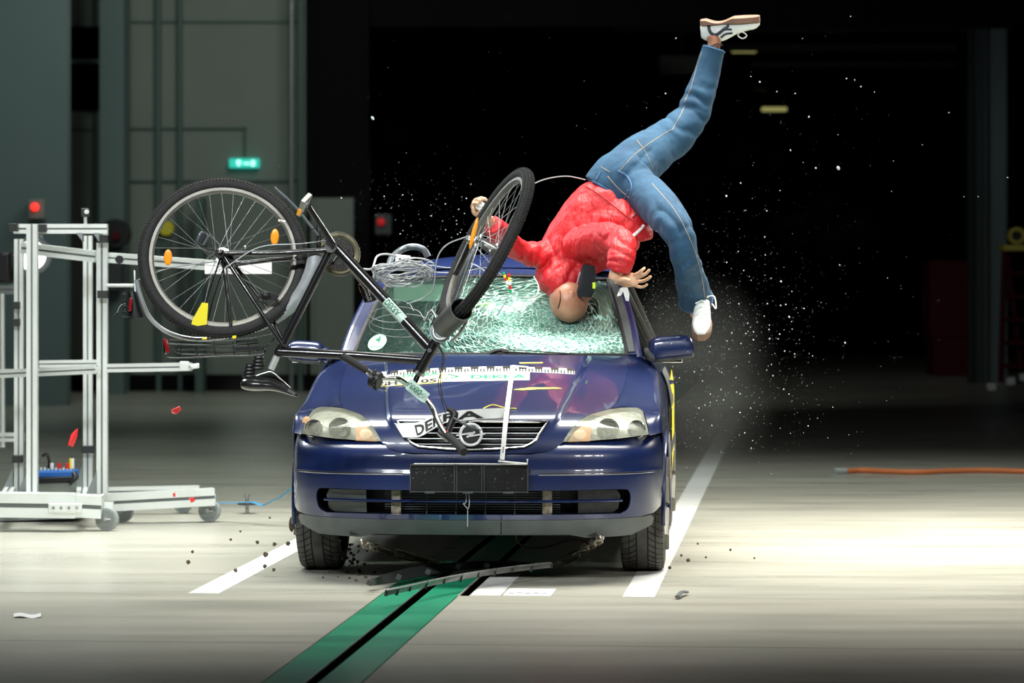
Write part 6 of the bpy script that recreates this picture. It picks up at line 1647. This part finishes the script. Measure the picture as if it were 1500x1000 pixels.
bm = B(); box(bm, P(590, 381, 16.2), (.07, .06, .05), Matrix.Rotation(.1, 3, 'Y')); cn_ = obj('connector_box', bm, 'white', bevel=.004); tag(cn_, 'small white connector box in the cables on the roof', 'connector')
bm = B(); 
for k in range(3): disc(bm, P(586+k*5, 380+k, 16.165), (0, 1, 0), .007, .006, 12)
obj('socket', bm, 'plastic_black', cn_)
bm = B()
smooth_tube(bm, [P(628, 388, 16.2), P(660, 392, 16.2), P(690, 386, 16.3), P(715, 400, 16.2)], .0028, 6); smooth_tube(bm, [P(625, 398, 16.1), P(670, 399, 16.1), P(712, 392, 16.2), P(735, 402, 16.2)], .0028, 6)
o = obj('loose_cable', bm, 'cable_grey'); tag(o, 'thin grey wires trailing over the roof front behind the fork', 'cable')
for (a, b, cols) in (((737, 398), (743, 416), 0), ((745, 400), (748, 430), 1)):
    e = empty('cable_marker', P(b[0], b[1], 15.95), ['shorter coloured cable tag dangling before the windscreen, left one', 'longer coloured cable tag dangling before the windscreen, right one'][cols], 'tag', 'cable tags')
    A_, B_ = P(*a, 15.95), P(*b, 15.95)
    for i, m in enumerate((['ink_green', 'yellow', 'red_plastic', 'white'] if not cols else ['red_plastic', 'yellow', 'white', 'red_plastic', 'ink_green'])):
        n_ = 4 if not cols else 5; bm = B(); tube(bm, [A_.lerp(B_, i/n_), A_.lerp(B_, (i+.9)/n_)], .0065, 8); obj('coloured_sleeve', bm, m, e)
bm = B(); smooth_tube(bm, [P(748, 426, 15.95), P(742, 440, 15.95), P(728, 462, 16)], .003, 6); smooth_tube(bm, [P(751, 432, 15.95), P(765, 436, 15.95), P(784, 434, 16.1), P(789, 420, 16.2), P(782, 405, 16.3)], .003, 6)
o = obj('loose_cable', bm, 'cable_grey'); tag(o, 'grey wires hanging from the coloured tags over the glass', 'cable')
# --- floor under the car: broken strips and chains
def fz(px, py, z):
    """point on the view of (px, py) at height z"""
    Y = FPX*(CAMZ-z)/(py-HY); return Vector(((px-CX)/FPX*Y, Y, z))
bm = B(); rows = []
top = [(541, 850), (560, 842), (600, 832), (650, 825), (700, 822), (760, 823), (812, 828)]; bot = [(541, 857), (562, 855), (600, 848), (650, 838), (700, 832), (760, 831), (812, 831)]
tp, btm = crom(top, 5), crom(bot, 5)
for a, b in zip(tp, btm): rows.append((bm.verts.new(fz(*a, .055)), bm.verts.new(fz(*b, .02))))
for i in range(len(rows)-1): bm.faces.new((rows[i][0], rows[i+1][0], rows[i+1][1], rows[i][1]))
st_ = obj('broken_trim', bm, 'debris_plastic', solid=.006); tag(st_, 'broken black plastic trim lying on the floor under the car, rear one', 'trim', 'broken trims under the car')
for px, py in ((541, 853), (584, 845), (627, 837), (671, 829), (713, 828)):
    bm = B(); box(bm, fz(px, py, .05), (.022, .02, .022), Matrix.Rotation(.4, 3, 'Y')); obj('clip', bm, 'plastic_dark', st_)
bm = B(); rows = []
cen = crom([(566, 868), (600, 861), (650, 850), (700, 841), (750, 834), (808, 827.5)], 6)
for i, (x, y) in enumerate(cen):
    rows.append([bm.verts.new(fz(x, y-4.2, .075)), bm.verts.new(fz(x, y-.5, .062)), bm.verts.new(fz(x, y+3.5, .05))])
for i in range(len(rows)-1):
    for j in (0, 1): bm.faces.new((rows[i][j], rows[i+1][j], rows[i+1][j+1], rows[i][j+1]))
st2 = obj('broken_trim', bm, 'trim_grey', solid=.008); tag(st2, 'long grey broken trim with black clips in front of the darker one', 'trim', 'broken trims under the car')
for i in range(0, len(cen), 3):
    x, y = cen[i]; bm = B(); box(bm, fz(x, y, .06)+Vector((0, -.012, 0)), (.014, .012, .036 if i % 2 else .024), Matrix.Rotation(.2, 3, 'Y')); obj('clip', bm, 'debris_plastic', st2)
def chain_links(pts, lab, n, r=.0062, ln=.026, group='chains under the car'):
    pts = [Vector(p) for p in crom([tuple(p) for p in pts], 12)]; tot = sum((pts[i+1]-pts[i]).length for i in range(len(pts)-1)); e = empty('tow_chain', pts[-1], lab, 'chain', group)
    for k in range(n):
        s = tot*(k+.5)/n; i = 0
        while i < len(pts)-2 and s > (pts[i+1]-pts[i]).length: s -= (pts[i+1]-pts[i]).length; i += 1
        d = (pts[i+1]-pts[i]).normalized(); c = pts[i]+d*s; a, b = frame(d); w_ = a if k % 2 else b; w_ = (w_+.35*(b if k % 2 else -a)).normalized()
        L2 = tot/n*.62; rad = .017; q = [c+d*(L2-rad+0*rad)*math.copysign(1, math.cos(t))*(1)+d*rad*math.cos(t)+w_*rad*math.sin(t) for t in [2*PI*j/16+.001 for j in range(16)]]
        bm = B(); tube(bm, q, r, 8, closed=True); obj('chain_link', bm, 'chain', e)
    return e
chain_links([fz(531, 796, .19), fz(545, 800, .15), fz(560, 806, .10), fz(590, 812, .07), fz(620, 821, .03), fz(640, 826, .03)], 'tow chain hanging from the left of the car to the broken trim', 9)
chain_links([fz(880, 789, .2), fz(862, 800, .14), fz(845, 811, .09), fz(828, 819, .06), fz(812, 828, .04)], 'tow chain hanging from the right of the car to the broken trim', 8)
bm = B(); smooth_tube(bm, [fz(866, 797, .15), fz(880, 789, .19), fz(882, 786, .2)], .012, 8); o = obj('tow_hook', bm, 'steel', base=True); tag(o, 'steel hook at the top of the right tow chain', 'hook')
bm = B(); smooth_tube(bm, [fz(756, 785, .2), fz(757, 792, .15), fz(770, 801, .08), fz(800, 801, .08), fz(830, 792, .12), fz(850, 791, .14), fz(866, 798, .12)], .003, 6); o = obj('loose_wire', bm, 'red_wire'); tag(o, 'thin dark red wire looping under the car bumper', 'wire')
# --- dirt clods thrown off the left tyre
random.seed(21)
def clod(c, r, m='dirt', name='dirt_clod', lab='small clod of dirt flying beside the left front tyre', grp='dirt clods by the tyre', sq=(1, 1, 1)):
    bm = B(); bmesh.ops.create_icosphere(bm, subdivisions=2, radius=r, matrix=Matrix.Translation(c))
    for v in bm.verts: v.co = c+Vector(tuple((v.co-c)[i]*sq[i] for i in range(3)))*(1+.45*noise.noise((v.co-c)*(1.7/r)+c*9))
    o = obj(name, bm, m); tag(o, lab, 'dirt', grp); return o
o = clod(P(428, 767, 15.5), .026, sq=(.55, .7, 1.3)); tag(o, 'largest brown clod flying just left of the front tyre', 'dirt')
for px, py, r in ((276, 823, .010), (377, 794, .008), (402, 797, .009), (422, 796, .010), (389, 812, .012), (388, 829, .009), (345, 835, .009), (401, 834, .008), (338, 790, .006), (395, 758, .005), (352, 778, .005), (282, 808, .007)):
    clod(P(px, py, 15.2), r)
for i in range(46):
    px = random.gauss(512, 14); py = random.gauss(818, 12); clod(P(min(px, 560), min(py, 836), 15.55+random.uniform(-.2, .3)), random.uniform(.003, .009), lab='crumb of dirt spilling from the left front tyre', grp='crumbs at the tyre')
for i in range(26):
    q = fl(random.uniform(470, 640), random.uniform(838, 852)); q.z = .005; clod(q, random.uniform(.003, .008), lab='crumb of dirt lying on the floor under the bumper', grp='crumbs on the floor')
for px, py, r in ((998, 813, .006), (1008, 820, .009), (981, 831, .008), (1070, 805, .006), (1034, 816, .005), (1022, 796, .005), (1105, 817, .005)):
    clod(P(px, py, 15.6), r, lab='small dark crumb flying right of the right front tyre', grp='crumbs right of the car')
# --- red reflector splinters
for q, lab in (([(251, 600), (263, 595), (266, 599), (259, 606), (252, 605)], 'red plastic splinter in the air between cart and car'), ([(100, 652), (104, 636), (114, 627), (113, 638), (107, 654)], 'long red splinter flying over the measuring box'), ([(253, 723), (256, 721), (257, 727), (254, 727)], 'small pinkish splinter before the rear base beam'), ([(277, 730), (284, 728), (286, 733), (280, 736)], 'small red splinter before the base beam, the right one')):
    bm = B(); Y = 15 if q[0][1] < 620 and q[0][0] > 200 else 17.8
    vs = [bm.verts.new(P(x, y, Y+.01*i)) for i, (x, y) in enumerate(q)]; bm.faces.new(vs); bmesh.ops.triangulate(bm, faces=bm.faces); o = obj('red_splinter', bm, 'red_plastic', solid=.004, smooth=False); tag(o, lab, 'splinter')
# --- glass fragments: larger ones are single objects, the spray of dust is one
random.seed(31)
proto = None
def frag(c, r):
    global proto
    if proto is None:
        bm = B(); bmesh.ops.create_icosphere(bm, subdivisions=1, radius=1)
        for v in bm.verts: v.co *= 1+.4*noise.noise(v.co*2)
        proto = obj('glass_fragment', bm, 'glass_bit', smooth=False, base=False); o = proto
    else: o = proto.copy(); C.objects.link(o)
    o.location = c; o.scale = (r, r*random.uniform(.5, 1), r*random.uniform(.6, 1)); o.rotation_euler = (random.random()*6, random.random()*6, 0); tag(o, 'small bright glass fragment flying in the dark hall', 'glass', 'flying glass fragments')
for px, py, r in ((546, 173, .011), (1228, 246, .011), (1246, 24, .004), (990, 56, .005), (1158, 220, .005), (1185, 171, .005), (1113, 120, .005), (1195, 246, .005), (1100, 112, .004), (1138, 134, .004), (975, 137, .004), (1085, 268, .004), (1064, 287, .005), (1238, 502, .005), (500, 290, .004), (1230, 388, .004), (1144, 412, .005), (1156, 464, .006), (1300, 407, .003), (1390, 165, .003), (1281, 135, .004), (1240, 115, .004), (1252, 117, .004), (1261, 127, .004), (1351, 212, .003), (1306, 280, .003), (1476, 260, .004), (1412, 288, .003), (1433, 288, .003)):
    frag(P(px, py, random.uniform(14.5, 16)), r)
for i in range(150):
    t = random.random()
    if t < .6: px, py = random.gauss(1085, 60), random.gauss(535, 65)
    elif t < .8: px, py = random.gauss(1080, 70), random.gauss(330, 90)
    else: px, py = random.gauss(620, 60), random.gauss(320, 40)
    if 955 < px < 1060 and 230 < py < 500: px += 90
    frag(P(px, py, random.uniform(14.6, 16.8)), random.uniform(.0018, .0040))
def spray(name, n, gen, r0, r1, lab):
    bm = B()
    for i in range(n):
        px, py, Y = gen(); r = random.uniform(r0, r1)*(1 if random.random() < .85 else 1.7); c = P(px, py, Y)
        q = [c+Vector((random.gauss(0, 1), random.gauss(0, 1), random.gauss(0, 1))).normalized()*r for _ in range(4)]; v = [bm.verts.new(p) for p in q]
        for f in ((0, 1, 2), (0, 2, 3), (0, 3, 1), (1, 3, 2)): bm.faces.new([v[k] for k in f])
    o = obj(name, bm, 'glass_bit', smooth=False); tag(o, lab, 'glass dust', kind='stuff')
def g1():
    while True:
        t = random.random()
        if t < .55: px, py = random.gauss(1060, 75), random.gauss(545, 85)
        elif t < .8: px, py = 940+abs(random.gauss(0, 60)), random.gauss(450, 60)
        else: px, py = random.gauss(1130, 110), random.gauss(400, 130)
        if px > 925 and py < 760 and not (py > 520 and px < 982): return px, py, random.uniform(15.2, 17.6)
spray('glass_spray', 3600, g1, .0004, .0016, 'wide spray of fine glass dust to the right of the car')
def g2():
    while True:
        px, py = random.gauss(630, 95), random.gauss(330, 55)
        if py < 395: return px, py, random.uniform(16.2, 17.6)
spray('glass_spray', 700, g2, .0004, .0015, 'fine glass dust in the dark above the car roof, left')
spray('glass_spray', 420, lambda: (random.gauss(400, 25), random.uniform(560, 820), random.uniform(14.8, 15.6)), .0004, .0012, 'thin dust drifting left of the front bumper')
spray('glass_spray', 420, lambda: (random.uniform(520, 1280), random.uniform(10, 380), random.uniform(14.5, 17.5)), .0004, .0014, 'sparse dust specks high in the dark hall')
def g4():
    a, b = random.uniform(-.9, .95), random.random()**1.5; p = c2w(ws(a, b)+Vector((0, -.02-random.random()*.08, .01+random.random()*.05))); return p.x/p.y*FPX+CX, HY-(p.z-CAMZ)/p.y*FPX, p.y
spray('glass_spray', 900, g4, .0004, .0014, 'fine glass crumbs bouncing just above the windscreen')

# --- haze of glass powder hanging beside the windscreen and over the floor at the right of the car
def haze_mat(name, dens):
    m = bpy.data.materials.new(name); m.use_nodes = True; nt = m.node_tree; N = nt.nodes; L = nt.links; N.remove(N['Principled BSDF']); out = N['Material Output']
    v = N.new('ShaderNodeVolumeScatter'); v.inputs['Color'].default_value = (.9, .95, .9, 1); v.inputs['Anisotropy'].default_value = 0
    tc = N.new('ShaderNodeTexCoord'); n = N.new('ShaderNodeTexNoise'); n.inputs['Scale'].default_value = 2.2; n.inputs['Detail'].default_value = 4; L.new(tc.outputs['Object'], n.inputs['Vector'])
    # generated coordinates run 0..1 over the cloud: density fades to nothing at its rim
    sb = N.new('ShaderNodeVectorMath'); sb.operation = 'SUBTRACT'; L.new(tc.outputs['Generated'], sb.inputs[0]); sb.inputs[1].default_value = (.5, .5, .5)
    ln = N.new('ShaderNodeVectorMath'); ln.operation = 'LENGTH'; L.new(sb.outputs[0], ln.inputs[0])
    mr = N.new('ShaderNodeMapRange'); mr.interpolation_type = 'SMOOTHSTEP'; L.new(ln.outputs['Value'], mr.inputs['Value']); mr.inputs['From Min'].default_value = .05; mr.inputs['From Max'].default_value = .48; mr.inputs['To Min'].default_value = dens; mr.inputs['To Max'].default_value = 0
    m2 = N.new('ShaderNodeMapRange'); L.new(n.outputs['Fac'], m2.inputs['Value']); m2.inputs['From Min'].default_value = .35; m2.inputs['From Max'].default_value = .65; m2.inputs['To Min'].default_value = .35; m2.inputs['To Max'].default_value = 1.3
    mu = N.new('ShaderNodeMath'); mu.operation = 'MULTIPLY'; L.new(mr.outputs[0], mu.inputs[0]); L.new(m2.outputs[0], mu.inputs[1]); L.new(mu.outputs[0], v.inputs['Density']); L.new(v.outputs[0], out.inputs['Volume']); M[name] = m
haze_mat('powder_haze', .11)
bm = B(); bmesh.ops.create_icosphere(bm, subdivisions=3, radius=1, matrix=Matrix.Translation(P(1010, 560, 16.9)) @ Matrix.Diagonal((.52, .8, .66, 1)))
o = obj('powder_haze', bm, 'powder_haze'); tag(o, 'faint grey haze of glass powder right of the car flank', 'dust', kind='stuff')
bm = B(); bmesh.ops.create_icosphere(bm, subdivisions=3, radius=1, matrix=Matrix.Translation(P(385, 640, 15.9)) @ Matrix.Diagonal((.32, .5, .42, 1)))
o = obj('powder_haze', bm, 'powder_haze'); tag(o, 'faint dust haze between the saddle and the left headlight', 'dust', kind='stuff')
